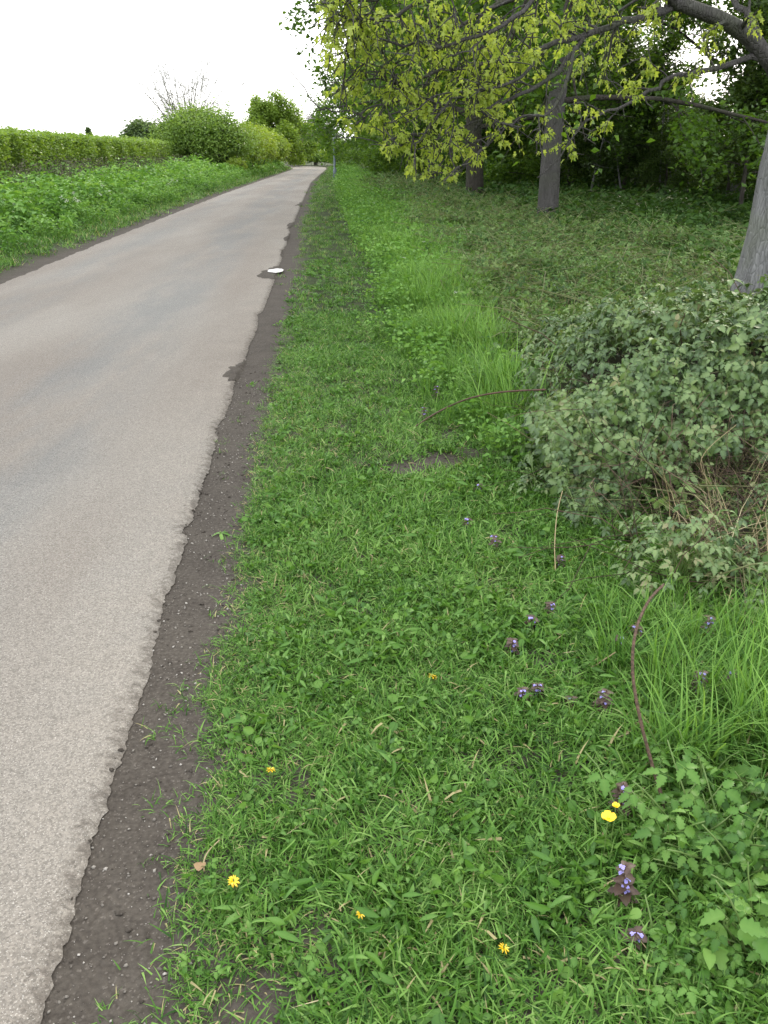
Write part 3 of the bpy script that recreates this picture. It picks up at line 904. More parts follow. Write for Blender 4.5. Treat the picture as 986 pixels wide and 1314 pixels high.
# pebbles and litter on the soil strip
ico = np.array([[0, 0, 1], [0.9, 0, 0.3], [0.25, 0.85, 0.35], [-0.75, 0.5, 0.3], [-0.7, -0.55, 0.35], [0.3, -0.85, 0.3], [0, 0, -0.6]])
icf = np.array([[0, 1, 2], [0, 2, 3], [0, 3, 4], [0, 4, 5], [0, 5, 1], [6, 2, 1], [6, 3, 2], [6, 4, 3], [6, 5, 4], [6, 1, 5]])
PEB = src_coll('pebble', [(ico * [1, 0.8, 0.6] * (1 + 0.2 * np.random.default_rng(i).normal(0, 1, (7, 1))), icf, np.full(7, 0.2 + 0.15 * i)) for i in range(5)], M['stone'])
p = np.concatenate([spread(rng, 9500, -1.2, -0.2, 0.8, 6.5, lambda x, y: (x > XRJ(y) - 0.0) * sstep(0.38, 0.2, x - XR(y))),
                    spread(rng, 700, -3.6, -0.6, 0.8, 6, lambda x, y: (x < XRJ(y)) * sstep(0.5, 0.05, XR(y) - x))])
n = len(p)
p[:, 2] += 0.001 + 0.012 * (p[:, 0] < XRJ(p[:, 1]))
scatter('gravel', PEB, p, rng.uniform(0, 6.3, n), 0.4, 0.0012 + 0.0062 * rng.random(n) ** 3.5, 'loose grit and small pebbles on the soil strip', 'gravel', rng)
CLOD = src_coll('clod', [(ico * [1, 0.85, 0.5] * (1 + 0.3 * np.random.default_rng(20 + i).normal(0, 1, (7, 1))), icf, np.zeros(7)) for i in range(5)], M['ground'])
p = np.concatenate([spread(rng, 1500, -1.3, -0.2, 0.8, 7.0, lambda x, y: (x > XRJ(y) - 0.03) * sstep(0.4, 0.2, x - XR(y))), spread(rng, 260, 0.0, 0.6, 4.1, 4.7)])
n = len(p); p[:, 2] += 0.001 + 0.008 * (p[:, 0] < XRJ(p[:, 1]))
scatter('soil_crumbs', CLOD, p, rng.uniform(0, 6.3, n), 0.3, 0.003 + 0.011 * rng.random(n) ** 3, 'crumbs of dark soil along the road edge and on the bare patch', 'soil', rng)
LIT = src_coll('litter', [tuft(700 + i, 2, 0.02, (0.03, 0.09), (0.002, 0.004), (1.35, 1.5), (0.0, 0.2), 0.0) for i in range(4)], M['straw'])
p = spread(rng, 170, -0.9, 1.3, 0.9, 5, lambda x, y: sstep(0.05, 0.5, x - XR(y)) * 0.6)
n = len(p); p[:, 2] += rng.uniform(0.004, 0.03, n)
scatter('straw_litter', LIT, p, rng.uniform(0, 6.3, n), 0.15, rng.uniform(0.5, 1.2, n), 'bits of dry straw lying in the short grass', 'straw', rng)

# ------------------------------------------------------------------ left verge
p = spread(rng, 26000, -12, -4.6, 6, 104, lambda x, y: sstep(0.22, 0.45, XL(y) - x + 0.1 * lump(x, y, 3)) * sstep(1.7, 0.8, XL(y) - x) * np.clip(20 / y, 0.2, 1))
n = len(p)
scatter('left_verge_grass', MOWNF, p, rng.uniform(0, 6.3, n), 0.2, rng.uniform(0.9, 1.7, n) * np.interp(p[:, 1], [9, 40, 100], [1.0, 1.4, 2.4]), 'short green grass along the edge of the lane below the hedge', 'grass', rng)
LH = src_coll('bank_herb', [leafy(800 + i, 60, DIAM, 0.12, 0.17, 0.62, 0.9) for i in range(6)] + [leafy(810 + i, 60, LANCE, 0.20, 0.15, 0.6, 0.3) for i in range(2)], M['herb'])


def HX(y): return -0.074 * y - 9.3        # face of the hedge


p = spread(rng, 16000, -19, -5, 7, 108, lambda x, y: sstep(0.55, 1.2, XL(y) - x) * (x > HX(y) - 0.2) * np.clip(24 / y, 0.2, 1))
n = len(p)
e = XL(p[:, 1]) - p[:, 0]
scatter('bank_herbs', LH, p, rng.uniform(0, 6.3, n), 0.12, rng.uniform(0.45, 1.1, n) * (1 + 0.45 * lump(p[:, 0], p[:, 1], 1.3, 2.0)) * (0.55 + 0.45 * sstep(0.6, 2.5, e)) * np.interp(p[:, 1], [9, 40, 100], [1.0, 1.15, 1.6]), 'lush green nettles and cow parsley on the bank below the hedge', 'herbs', rng)
ST = src_coll('dead_stalk', [cat([tuft(850 + i, 12, 0.16, (0.4, 0.95), (0.012, 0.02), (0.0, 0.35), (0.0, 0.3), 0.0), leafy(860 + i, 26, DIAM, 0.07, 0.16, 0.85, 0.3, False)]) for i in range(4)], M['purplestem'])
p = spread(rng, 8000, -20, -8, 9, 100, lambda x, y: sstep(2.3, 1.0, x - HX(y)) * (x > HX(y) - 0.1) * np.clip(30 / y, 0.3, 1) * (0.4 + 0.6 * sstep(-0.3, 0.4, lump(x, y, 0.6, 2))))
n = len(p)
scatter('dead_stalks', ST, p, rng.uniform(0, 6.3, n), 0.12, rng.uniform(0.85, 1.35, n), 'brownish dead stalks standing along the foot of the clipped hedge', 'stalks', rng)
UMB = src_coll('umbel', [leafy(880 + i, 22, DIAM, 0.03, 0.045, 0.02, 0.9, False) for i in range(3)], M['white'])
p = np.concatenate([spread(rng, 260, -9, -5.5, 9, 40, lambda x, y: sstep(0.7, 1.2, XL(y) - x) * sstep(2.6, 1.4, XL(y) - x) * sstep(-.2, .5, lump(x, y, 1.2, 5)))])
n = len(p); p[:, 2] += rng.uniform(0.45, 0.75, n)
scatter('cow_parsley_flowers', UMB, p, rng.uniform(0, 6.3, n), 0.5, rng.uniform(0.35, 0.75, n), 'tiny white flower heads dotted over the bank herbs', 'flowers', rng)
p = spread(rng, 160, -3, 1.5, 7, 40, lambda x, y: tall_d(x, y) * .6)
n = len(p); p[:, 2] += rng.uniform(0.22, 0.38, n)
scatter('white_verge_flowers', UMB, p, rng.uniform(0, 6.3, n), 0.4, rng.uniform(0.2, 0.45, n), 'small white flowers scattered through the long grass', 'flowers', rng)


# ------------------------------------------------------------------ trees
def walk(rng, p0, d0, L, n, wob=0.15, grav=0.0):
    pts = [np.array(p0, float)]
    d = norm(np.array(d0, float))
    for i in range(n):
        d = norm(d + rng.normal(0, wob, 3) + np.array([0, 0, grav]))
        pts.append(pts[-1] + d * L / n)
    return np.array(pts)


def limb_with_twigs(rng, pts, r0, r1, nsub, sub_len, ntw, tw_len, grav=-0.03, t0=0.25, keep=None):
    """one limb mesh (with its side branches and twigs) + twig polylines that carry leaves"""
    rad = np.linspace(r0, r1, len(pts))
    geo = [tube(pts, rad, 7, 0.5)]
    tw = []
    L = np.cumsum(np.concatenate([[0], np.linalg.norm(np.diff(pts, axis=0), axis=1)]))
    for s in range(nsub):
        t = t0 + (1 - t0) * (s + rng.uniform(0, 0.9)) / nsub
        k = t * (len(pts) - 1); i = min(int(k), len(pts) - 2); f = k - i
        q = pts[i] * (1 - f) + pts[i + 1] * f
        d = norm(pts[i + 1] - pts[i])
        side = norm(np.cross(d, rng.normal(0, 1, 3)))
        dd_ = norm(d * rng.uniform(0.4, 1.0) + side * rng.uniform(0.6, 1.2) + [0, 0, 0.1])
        l = sub_len * rng.uniform(0.6, 1.2) * (1.15 - 0.5 * t)
        sp = walk(rng, q, dd_, l, 5, 0.18, grav)
        if keep is not None and not keep(sp[-1]): continue
        rs = max(0.006, (r0 + (r1 - r0) * t) * 0.45)
        geo.append(tube(sp, np.linspace(rs, 0.005, 6), 4, 0.5))
        for j in range(ntw):
            tt_ = 0.2 + 0.8 * (j + rng.uniform(0, 1)) / ntw
            kk = min(int(tt_ * 5), 4)
            q2 = sp[kk] + (sp[kk + 1] - sp[kk]) * (tt_ * 5 - kk)
            d2 = norm(norm(sp[kk + 1] - sp[kk]) * 0.7 + rng.normal(0, 0.7, 3))
            tp = walk(rng, q2, d2, tw_len * rng.uniform(0.5, 1.2), 3, 0.2, grav * 2)
            if keep is not None and not keep(tp[-1]): continue
            geo.append(tube(tp, np.linspace(0.006, 0.003, 4), 3, 0.5, False))
            tw.append(tp)
        tw.append(sp[2:])
    return cat(geo), tw


def leaves_on(rng, tws, per, jit, size, tm, up=0.5, down=0.25, tint=(0.5, 0.15)):
    pos = []
    for tp in tws:
        k = rng.uniform(0, len(tp) - 1.001, per)
        i = k.astype(int); f = (k - i)[:, None]
        pos.append(tp[i] * (1 - f) + tp[i + 1] * f)
    pos = np.concatenate(pos)
    pos = pos + rng.normal(0, jit, pos.shape)
    n = len(pos)
    return pos, rot_frames(rng, n, up, down), rng.uniform(0.65, 1.25, n) * size, rng.normal(tint[0], tint[1], n)


def make_tree(name, label, catg, seed, H_, r0, base, Rr, nl, per, leafmat, barkmat, size, loc, group=None, nsub=8, ntw=5, lean=(0, 0), tm=DIAM, droop=-0.03,
              top=0.85, prof=lambda t: 1.0, jit=0.16, elev=(5, 65), flare=1.35, trunk_n=12):
    rng = np.random.default_rng(seed)
    t = empty(name, loc)
    tag(t, label, catg, group)
    zs = np.linspace(-0.15, H_ * top, trunk_n)
    wob = 0.02 * H_
    tp = np.stack([lean[0] * zs + wob * 0.35 * np.sin(zs * 0.8 + seed), lean[1] * zs + wob * 0.3 * np.sin(zs * 0.7 + seed * 2) - wob * 0.3 * math.sin(seed * 2), zs], -1)
    tp[:, :2] -= tp[0, :2]
    rad = r0 * np.interp(zs / H_, [-0.1, 0.03, base / H_, 0.9], [flare, 1.0, 0.82, 0.12])
    V, F, T = tube(resample(tp, 26), np.interp(np.linspace(0, 1, 26), np.linspace(0, 1, trunk_n), rad), 16)
    V[:, :2] += 0.03 * r0 * np.stack([lump(V[:, 2] * 4 + V[:, 0] * 9, V[:, 1] * 9, 1), lump(V[:, 2] * 4 + V[:, 1] * 9, V[:, 0] * 9, 1, 3)], -1)
    part('trunk', V, F, barkmat, t, T, True)
    tws = []
    for i in range(nl):
        f = (i + 0.5) / nl
        z = base + (H_ * top - base) * f ** 0.9
        q = np.array([np.interp(z, zs, tp[:, 0]), np.interp(z, zs, tp[:, 1]), z])
        az = i * 2.4 + rng.uniform(-0.4, 0.4)
        el = R(np.interp(f, [0, 1], elev)) + rng.normal(0, 0.12)
        Lb = Rr * prof(f) * rng.uniform(0.85, 1.1)
        d0 = (math.cos(az) * math.cos(el), math.sin(az) * math.cos(el), math.sin(el))
        lp = walk(rng, q, d0, Lb, 8, 0.10, droop)
        rl = np.interp(z, zs, rad) * 0.36
        g, tw = limb_with_twigs(rng, lp, rl, 0.012, nsub, Lb * 0.38, ntw, Lb * 0.16, droop)
        part('limb', g[0], g[1], M['bark2'], t, g[2], True)
        tws += tw
    pos, Rm, sc, ti = leaves_on(rng, tws, per, jit, size, tm)
    k = pos[:, 2] > 0.15
    g = join(tm, pos[k], Rm[k], sc[k], ti[k])
    part('crown', g[0], g[1], leafmat, t, g[2], kind='stuff')
    return t


# --- the leaning near tree with its long overhanging branches
T1 = np.array([3.74, 8.55, 0.0])
NEAR = 8.55 / 10.6
t1 = empty('roadside_tree', T1)
tag(t1, 'grey-trunked maple whose drooping yellow-green branches overhang the verge', 'tree')
r1 = np.random.default_rng(21)
tp = np.array([(-0.02, 0, -0.2), (0.0, 0, 0.15), (0.04, 0, 0.8), (0.06, 0.0, 1.5), (0.08, 0, 2.2), (0.18, 0.05, 3.2), (0.30, 0.1, 4.6), (0.3, 0.2, 6.4), (0.5, 0.1, 8.6)])
V, F, T = tube(resample(tp, 44), np.interp(np.linspace(0, 1, 44), np.linspace(0, 1, 9), [0.44, 0.345, 0.295, 0.282, 0.26, 0.19, 0.14, 0.1, 0.04]), 22)
V[:, :2] += 0.012 * np.stack([lump(V[:, 2] * 3 + V[:, 0] * 7, V[:, 1] * 7, 1), lump(V[:, 2] * 3 + V[:, 1] * 7, V[:, 0] * 7, 1, 3)], -1)
part('trunk', V, F, M['bark'], t1, T, True)
LIMBS = [   # photo pixel + depth of the branch there
    ([(1012, 118, 10.55), (985, 74, 10.45), (950, 41, 10.3), (897, 14, 10.1), (866, 2, 9.9), (820, -30, 9.6), (740, -70, 9.2), (640, -80, 8.8), (560, -50, 8.4), (490, -5, 8.1), (440, 3, 8.0)], 0.115, 0.012, 18, 0.6),
    ([(866, 6, 9.95), (820, 23, 9.8), (789, 33, 9.7), (751, 45, 9.6), (711, 56, 9.4), (653, 76, 9.2), (610, 84, 9.0), (570, 91, 8.9), (520, 112, 8.7), (485, 150, 8.5)], 0.045, 0.007, 22, 0.55),
    ([(1000, 90, 10.5), (966, 74, 10.4), (897, 92, 10.3), (863, 98, 10.2), (835, 115, 10.1), (804, 133, 10.0), (760, 149, 9.9), (730, 185, 9.8), (690, 228, 9.8)], 0.04, 0.006, 9, 0.4),
    ([(751, 45, 9.6), (725, 80, 9.5), (698, 107, 9.4), (656, 127, 9.2), (615, 141, 9.0), (587, 138, 8.9), (525, 117, 8.8), (487, 98, 8.6), (450, 90, 8.5)], 0.028, 0.006, 20, 0.5),
    ([(740, 60, 9.3), (725, 110, 9.2), (700, 145, 9.1), (670, 152, 9.0), (646, 165, 8.9), (622, 190, 8.8), (601, 210, 8.7), (575, 222, 8.6), (550, 222, 8.6)], 0.02, 0.005, 18, 0.4),
    ([(560, 88, 8.9), (530, 125, 8.8), (474, 140, 8.7), (440, 142, 8.6), (408, 136, 8.5), (384, 107, 8.4), (370, 84, 8.4)], 0.012, 0.004, 6, 0.22),
    ([(640, 130, 9.0), (600, 160, 8.9), (550, 180, 8.7), (505, 183, 8.6), (465, 180, 8.6), (430, 174, 8.6)], 0.011, 0.004, 10, 0.25),
    ([(740, -70, 9.2), (700, -20, 9.0), (650, 30, 8.8), (590, 55, 8.6), (530, 60, 8.4), (475, 50, 8.3), (440, 60, 8.2)], 0.03, 0.006, 20, 0.5),
    ([(640, -80, 8.8), (590, -30, 8.6), (530, 10, 8.4), (480, 25, 8.2), (440, 20, 8.0), (420, 5, 8.0)], 0.025, 0.006, 16, 0.4),
    ([(700, 58, 9.4), (670, 95, 9.1), (640, 110, 8.8), (600, 120, 8.6), (560, 150, 8.5), (530, 190, 8.4), (520, 215, 8.4)], 0.02, 0.005, 18, 0.4),
    ([(866, 2, 9.9), (840, -40, 10.2), (780, -60, 10.6), (720, -30, 11.0), (660, 0, 11.3), (600, 20, 11.5)], 0.05, 0.01, 14, 0.8),
    ([(985, 74, 10.45), (960, 20, 10.8), (920, -20, 11.2), (870, -30, 11.6), (800, 10, 12.0), (760, 60, 12.2)], 0.05, 0.01, 10, 0.8),
]


def in_outline(q, slack=0.0):
    """does a point of the near tree lie inside the outline of its drooping foliage"""
    wn = np.atleast_2d(q) + T1
    dn = wn[:, 1] * math.cos(PITCH) - (wn[:, 2] - CAM_H) * math.sin(PITCH)
    un = 493 + FPX * wn[:, 0] / dn
    vn = 657 - FPX * (wn[:, 1] * math.sin(PITCH) + (wn[:, 2] - CAM_H) * math.cos(PITCH)) / dn
    lim = np.interp(vn, [-50, 60, 120, 170, 230], [385, 398, 405, 450, 520])
    low = np.interp(un, [380, 450, 500, 545, 600, 650, 690, 730, 800, 1000], [150, 178, 210, 240, 228, 190, 200, 215, 160, 120])
    return (un > lim + slack) & (vn < low + slack)


def clusters_on(rng, tws, ncl, nlf, size):
    """bunches of young leaves hanging from nodes along the twigs"""
    nodes = []
    for tp_ in tws:
        if rng.random() < 0.42: continue
        k_ = rng.uniform(0.3, len(tp_) - 1.001, ncl)
        i_ = k_.astype(int); f_ = (k_ - i_)[:, None]
        nodes.append(tp_[i_] * (1 - f_) + tp_[i_ + 1] * f_)
    nodes = np.concatenate(nodes)
    nc_ = len(nodes)
    nodes = nodes[(rng.random(nc_) < 0.85) & in_outline(nodes, rng.normal(4, 20, nc_))]; nc_ = len(nodes)
    tc_ = rng.normal(0.52, 0.15, nc_); sz_ = rng.uniform(0.45, 1.4, nc_)
    m_ = nc_ * nlf
    ci_ = np.repeat(np.arange(nc_), nlf)
    az_ = rng.uniform(0, 2 * PI, m_)
    hor = np.stack([np.cos(az_), np.sin(az_), np.zeros(m_)], -1)
    ax_ = norm(hor * rng.uniform(0.5, 1.0, (m_, 1)) + np.stack([np.zeros(m_)] * 2 + [-rng.uniform(0.0, 0.95, m_)], -1))
    nr_ = hor * 0.7 + np.array([0, 0, 0.6]) + rng.normal(0, 0.35, (m_, 3))
    ps_ = nodes[ci_] + ax_ * 0.02 + rng.normal(0, 0.015, (m_, 3))
    return ps_, frames(ax_, nr_), size * sz_[ci_] * rng.uniform(0.6, 1.25, m_), tc_[ci_] + rng.normal(0, 0.1, m_)


tws = []
for pts, ra, rb, ns, sl in LIMBS:
    lp = resample([P(q[0], q[1], q[2] * NEAR) - T1 for q in pts], 24)
    lp[1:-1] += r1.normal(0, 0.012, lp[1:-1].shape)
    g, tw = limb_with_twigs(r1, lp, ra * 0.72, rb * 0.7, ns, sl * 0.9, 5, 0.26, -0.08, 0.18, lambda q: bool(in_outline(q)[0]))
    part('limb', g[0], g[1], M['bark_mid'], t1, g[2], True)
    tws += tw
pos, Rm, sc, ti = clusters_on(r1, tws, 3, 5, 0.046)
# the leaves that show largest, each its own piece
pw = pos + T1
cosd = pw[:, 1] * math.cos(PITCH) + (pw[:, 2] - CAM_H) * -math.sin(PITCH)
upd = pw[:, 1] * math.sin(PITCH) + (pw[:, 2] - CAM_H) * math.cos(PITCH)
vv = 657 - FPX * upd / cosd; uu = 493 + FPX * pw[:, 0] / cosd
score = np.where((vv > 5) & (uu > 20) & (uu < 966), sc / cosd, 0)
order = np.argsort(-score)
lm = make_mesh('leaf', LOBED[0], LOBED[1], M['young'], LOBED[2] + 0.6)


def leaf_objs(idx, pos, Rm, sc, me, parent):
    for i in idx:
        o = obj('leaf', me, parent)
        o.matrix_local = Matrix.Translation(Vector(pos[i])) @ Matrix(Rm[i].tolist()).to_4x4() @ Matrix.Scale(float(sc[i]), 4)


leaf_objs(order[:300], pos, Rm, sc, lm, t1)
rest = order[300:]
g = join(LOBED, pos[rest], Rm[rest], sc[rest], ti[rest])
part('overhanging_leaves', g[0], g[1], M['young'], t1, g[2], kind='stuff')['label'] = 'fresh yellow-green lobed leaves hanging from the low branches'
# upper crown of the same tree
tws = []
for i in range(20):
    f = (i + 0.5) / 20
    z = 2.9 + 5.5 * f
    az = i * 2.4
    el = R(10 + 55 * f)
    lp = walk(r1, (0.2, 0.05, z), (math.cos(az) * math.cos(el), math.sin(az) * math.cos(el), math.sin(el)), 4.6 * (1.05 - 0.5 * f), 8, 0.1, -0.02)
    g, tw = limb_with_twigs(r1, lp, 0.09 * (1.1 - 0.6 * f), 0.01, 8, 1.7, 5, 0.7, -0.03)
    part('limb', g[0], g[1], M['bark2'], t1, g[2], True)
    tws += tw
pos, Rm, sc, ti = leaves_on(r1, tws, 8, 0.17, 0.10, DIAM)
k = ~((pos[:, 2] < 3.2) & (pos[:, 0] < -0.6) & (pos[:, 1] < 0.5))
pos, Rm, sc, ti = pos[k], Rm[k], sc[k], ti[k]
g = join(DIAM, pos, Rm, sc, ti)
part('crown', g[0], g[1], M['dark'], t1, g[2], kind='stuff')

# --- the row behind it
ROW = 'trees in a row along the right side of the lane'
t2 = make_tree('roadside_tree', 'grey straight-trunked tree second in the row, bramble at its foot', 'tree', 3, 11.0, 0.225, 2.3, 5.4, 26, 50, M['dark'], M['bark_mid'], 0.135, (3.5, 19.2, 0.05), ROW,
               nsub=9, lean=(0.045, 0), droop=-0.02, prof=lambda t: 1.0 - 0.45 * t, elev=(24, 62))
t3 = make_tree('roadside_tree', 'dark-trunked tree third in the row behind the hanging leaf sprays', 'tree', 8, 12.5, 0.29, 2.0, 5.6, 26, 48, M['dark'], M['bark2'], 0.145, (2.85, 28.5, 0.05), ROW,
               nsub=9, droop=-0.02, prof=lambda t: 1.0 - 0.4 * t, elev=(16, 62))
ORD = ['fourth', 'fifth', 'sixth', 'seventh', 'eighth']
for i, (x, y, s, rz) in enumerate([(2.2, 40.5, 1.05, 1.3), (2.1, 54, 1.08, 5.2), (1.6, 68, 1.1, 3.4), (1.0, 85, 1.1, 0.6), (-0.4, 102, 1.1, 3.0)]):
    c = copy_tree(t2)
    c.location = (x, y, 0.05); c.rotation_euler.z = rz; c.scale = (s, s, s)
    c['label'] = 'dense dark green tree, %s of the row counted from the overhanging maple' % ORD[i]

for x, y, s, rz, lab in [(10.5, 27, 0.95, 2.0, 'leafy woodland tree set back behind the gap between maple and second tree'), (7.6, 38, 1.0, 0.8, 'leafy woodland tree set back behind the third tree')]:
    c = copy_tree(t2); c.location = (x, y, 0.05); c.rotation_euler.z = rz; c.scale = (s, s, s); c['label'] = lab; c['group'] = 'woodland trees behind the row'

# understory shrubs closing the gaps under the row
SL = 'dense dark shrub under the tree row '
sh = make_tree('understory_shrub', SL + 'between the third and fourth trees', 'shrub', 31, 3.4, 0.06, 0.25, 2.1, 14, 40, M['dark'], M['bark2'], 0.12, (4.0, 35, 0.05), 'shrubs under the tree row', nsub=6, ntw=4, elev=(10, 75), top=0.6, prof=lambda t: 1.0, droop=-0.02)
for x, y, s, rz, lab in [(1.6, 46, 1.1, 1, 'just beyond the fourth tree'), (1.2, 51, 1.1, 2, 'just before the fifth tree'), (0.8, 60, 1.1, 3, 'just beyond the fifth tree'), (0.5, 66, 1.1, 4, 'just before the sixth tree'), (-0.4, 78, 1.2, 5, 'between the sixth and seventh trees'),
                         (-1.2, 88, 1.1, 1.5, 'just beyond the seventh tree'), (-1.5, 98, 1.1, 2.5, 'just before the eighth tree'), (7.0, 41, 1.3, 3.3, 'set back behind the third and fourth trees'), (9.5, 46, 1.3, 0.3, 'deep in the wood behind the fourth tree'), (6.0, 56, 1.3, 2.0, 'set back behind the fifth tree'), (6.2, 33, 1.0, 5.0, 'set back beside the third tree'),
                         (4.4, 44, 1.9, 0.5, 'tallest shrub just past the fourth tree'), (4.2, 57, 2.0, 1.9, 'tall shrub close past the fifth tree'), (3.4, 72, 2.0, 3.1, 'tall shrub close past the sixth tree'), (2.4, 82, 1.8, 4.4, 'tall shrub close before the seventh tree')]:
    c = copy_tree(sh); c.location = (x, y, 0.05); c.rotation_euler.z = rz; c.scale = (s, s, s); c['label'] = SL + lab

# the thicket behind the row: many thin stems, light from the field beyond
th = make_tree('thicket_sapling', 'thin-stemmed sapling in the dark thicket behind the tree row', 'sapling', 41, 4.4, 0.055, 0.9, 1.7, 13, 26, M['thick'], M['bark2'], 0.12, (8.3, 21, 0.1), 'saplings of the thicket', nsub=6, ntw=4, elev=(5, 70), top=0.75, prof=lambda t: 1.0 - 0.35 * t)
th2 = make_tree('thicket_sapling', 'thin-stemmed sapling in the dark thicket behind the tree row', 'sapling', 43, 5.0, 0.075, 1.3, 1.9, 13, 26, M['thick'], M['bark2'], 0.12, (9.3, 22, 0.1), 'saplings of the thicket', nsub=6, ntw=4, elev=(0, 70), top=0.75, lean=(0.08, 0.02))
th['label'] = th2['label'] = 'thin-stemmed sapling of the dark thicket, behind the straight grey second tree'
tr_ = np.random.default_rng(77)
k = 0
for row, (xa, ya, xb, yb, m) in enumerate([(12.5, 17.5, 6.2, 33, 15), (14.5, 21, 8.0, 38, 13), (13, 31, 8, 52, 9)]):
    for i in range(m):
        f = (i + 0.5) / m
        c = copy_tree((th, th2)[k % 2]); k += 1
        c.location = (xa + (xb - xa) * f + tr_.normal(0, 0.4), ya + (yb - ya) * f + tr_.normal(0, 0.5), 0.08)
        c.rotation_euler.z = tr_.uniform(0, 6.28); s = tr_.uniform(0.75, 1.05) * (0.62 if c.location.x > 0.30 * c.location.y else 1.0); c.scale = (s, s, s * tr_.uniform(0.9, 1.1))
        c['label'] = 'thin-stemmed sapling of the dark thicket, ' + ('low, beyond the overhanging maple' if s < 0.7 else 'behind the straight grey second tree' if c.location.y < 31 else 'deep behind the third tree')
# bare whippy stems between the saplings
wh = empty('whip_stem', (9, 20, 0)); tag(wh, 'thin bare upright stem in the thicket behind the trees', 'stem', 'bare stems of the thicket')
wr = np.random.default_rng(9)
sp = walk(wr, (0, 0, -0.05), (0.05, 0, 1), 3.2, 9, 0.05, 0.02)
g = tube(sp, np.linspace(0.035, 0.008, 10), 6); part('stem', g[0], g[1], M['bark'], wh, g[2], True)
for j in range(4):
    q = sp[3 + j]; bp = walk(wr, q, (wr.normal(), wr.normal(), 1.2), 0.9, 4, 0.15, 0.03)
    g = tube(bp, np.linspace(0.012, 0.004, 5), 4); part('branch', g[0], g[1], M['bark'], wh, g[2], True)
for i in range(34):
    c = copy_tree(wh) if i else wh
    f = wr.random()
    c.location = (13.0 - 5.5 * f + wr.normal(0, 0.5), 18.5 + 13 * f + wr.normal(0, 0.7), 0.1)
    c.rotation_euler = (wr.normal(0, 0.12), wr.normal(0, 0.12), wr.uniform(0, 6.28))
    c['label'] = 'thin bare upright stem in the thicket ' + ('beyond the overhanging maple' if f < 0.45 else 'behind the straight grey second tree')


# ------------------------------------------------------------------ left: hedge, bushes, trees
def shell_bush(name, label, catg, seed, loc, dims, nleaf, size, mat, group=None, stems=7, flat=0.0, core=True):
    rng = np.random.default_rng(seed)
    t = empty(name, loc); tag(t, label, catg, group)
    rx, ry, rz = dims
    # clumps over the crown
    ncl = 70
    d = norm(rng.normal(0, 1, (ncl, 3)) * [1, 1, 1]); d[:, 2] = np.abs(d[:, 2]) * 1.1 - 0.35
    rr_ = rng.uniform(0.62, 1.0, (ncl, 1))
    cc = d * rr_ * [rx, ry, rz] * 0.86 + [0, 0, rz * 0.95]
    ci = rng.integers(0, ncl, nleaf)
    spread_ = np.array([rx, ry, rz]) * 0.17
    pos = cc[ci] + rng.normal(0, 1, (nleaf, 3)) * spread_
    pos[:, 2] = np.where(pos[:, 2] < 0.2, np.abs(pos[:, 2]) + 0.2, pos[:, 2])
    ti = 0.5 + rng.normal(0, 0.10, nleaf) + rng.normal(0, 0.10, ncl)[ci]
    g = join(DIAM, pos, rot_frames(rng, nleaf, 0.5, 0.1), rng.uniform(0.7, 1.25, nleaf) * size, ti)
    part('crown', g[0], g[1], mat, t, g[2], kind='stuff')
    for i in range(stems):
        az = rng.uniform(0, 6.28); q = np.array([math.cos(az) * rx * 0.3, math.sin(az) * ry * 0.3, -0.1])
        sp = walk(rng, q, (math.cos(az) * 0.35, math.sin(az) * 0.35, 1), rz * 1.6, 7, 0.08, 0.0)
        g, _ = limb_with_twigs(rng, sp, 0.05 * rz / 2, 0.01, 8, rz * 0.5, 3, rz * 0.25, 0.0)
        part('stem', g[0], g[1], M['bark2'], t, g[2], True)
    return t


hr = np.random.default_rng(51)
hedge = empty('clipped_hedge', (HX(32) - 0.7, 32, 0.35)); tag(hedge, 'long clipped olive-green hedge running beside the lane behind the bank', 'hedge')
nl = 150000
yy = 8 + 51 * hr.random(nl) ** 0.9
which = hr.random(nl)
side = np.where(which < 0.15, -hr.uniform(0, 0.8, nl), np.where(which < 0.55, hr.normal(0.0, 0.10, nl), np.where(which < 0.92, -hr.uniform(0, 1.5, nl), -1.5 + hr.normal(0, 0.1, nl))))
zz = np.where(which < 0.55, hr.uniform(0.25, 2.17, nl), np.where(which < 0.92, 2.11 + hr.normal(0, 0.07, nl), hr.uniform(0.3, 2.3, nl)))
bul = 0.26 * lump(yy, zz, 1.6, 3.0) + 0.14 * lump(yy, zz, 4.2, 1.0)
hx = HX(yy) + side + np.where(which < 0.55, bul, 0) + (zz - 1.2) * -0.10 * (which < 0.55)
hz = zz + np.where(which >= 0.55, 0.11 * lump(yy, side, 1.3, 2.0) + 0.06 * lump(yy, side, 5.0, 2.0) + 0.10 * (hr.random(nl) < 0.05), 0)
keep = ~((which < 0.55) & (lump(yy, zz * 1.6, 2.2, 6.0) > 0.42) & (hr.random(nl) < 0.85))
pos = np.stack([hx, yy, hz], -1)[keep]
hloc = np.array([HX(32) - 0.7, 32, 0.35])
m = len(pos)
lt = 0.5 + hr.normal(0, 0.12, m) + 0.16 * lump(pos[:, 1], pos[:, 2], 2.7, 4.0)
g = join(DIAM, pos - hloc + [0, 0, 0.0], rot_frames(hr, m, 0.7, 0.0), hr.uniform(0.6, 1.2, m) * 0.11, lt)
part('foliage', g[0], g[1], M['hedge'], hedge, g[2], kind='stuff')
ni = 16000
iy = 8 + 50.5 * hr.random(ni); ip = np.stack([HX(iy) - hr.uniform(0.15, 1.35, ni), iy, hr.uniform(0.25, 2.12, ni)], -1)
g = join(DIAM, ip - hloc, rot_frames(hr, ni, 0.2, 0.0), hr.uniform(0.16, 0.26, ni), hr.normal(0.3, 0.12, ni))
part('inner_foliage', g[0], g[1], M['hedge'], hedge, g[2], kind='stuff')
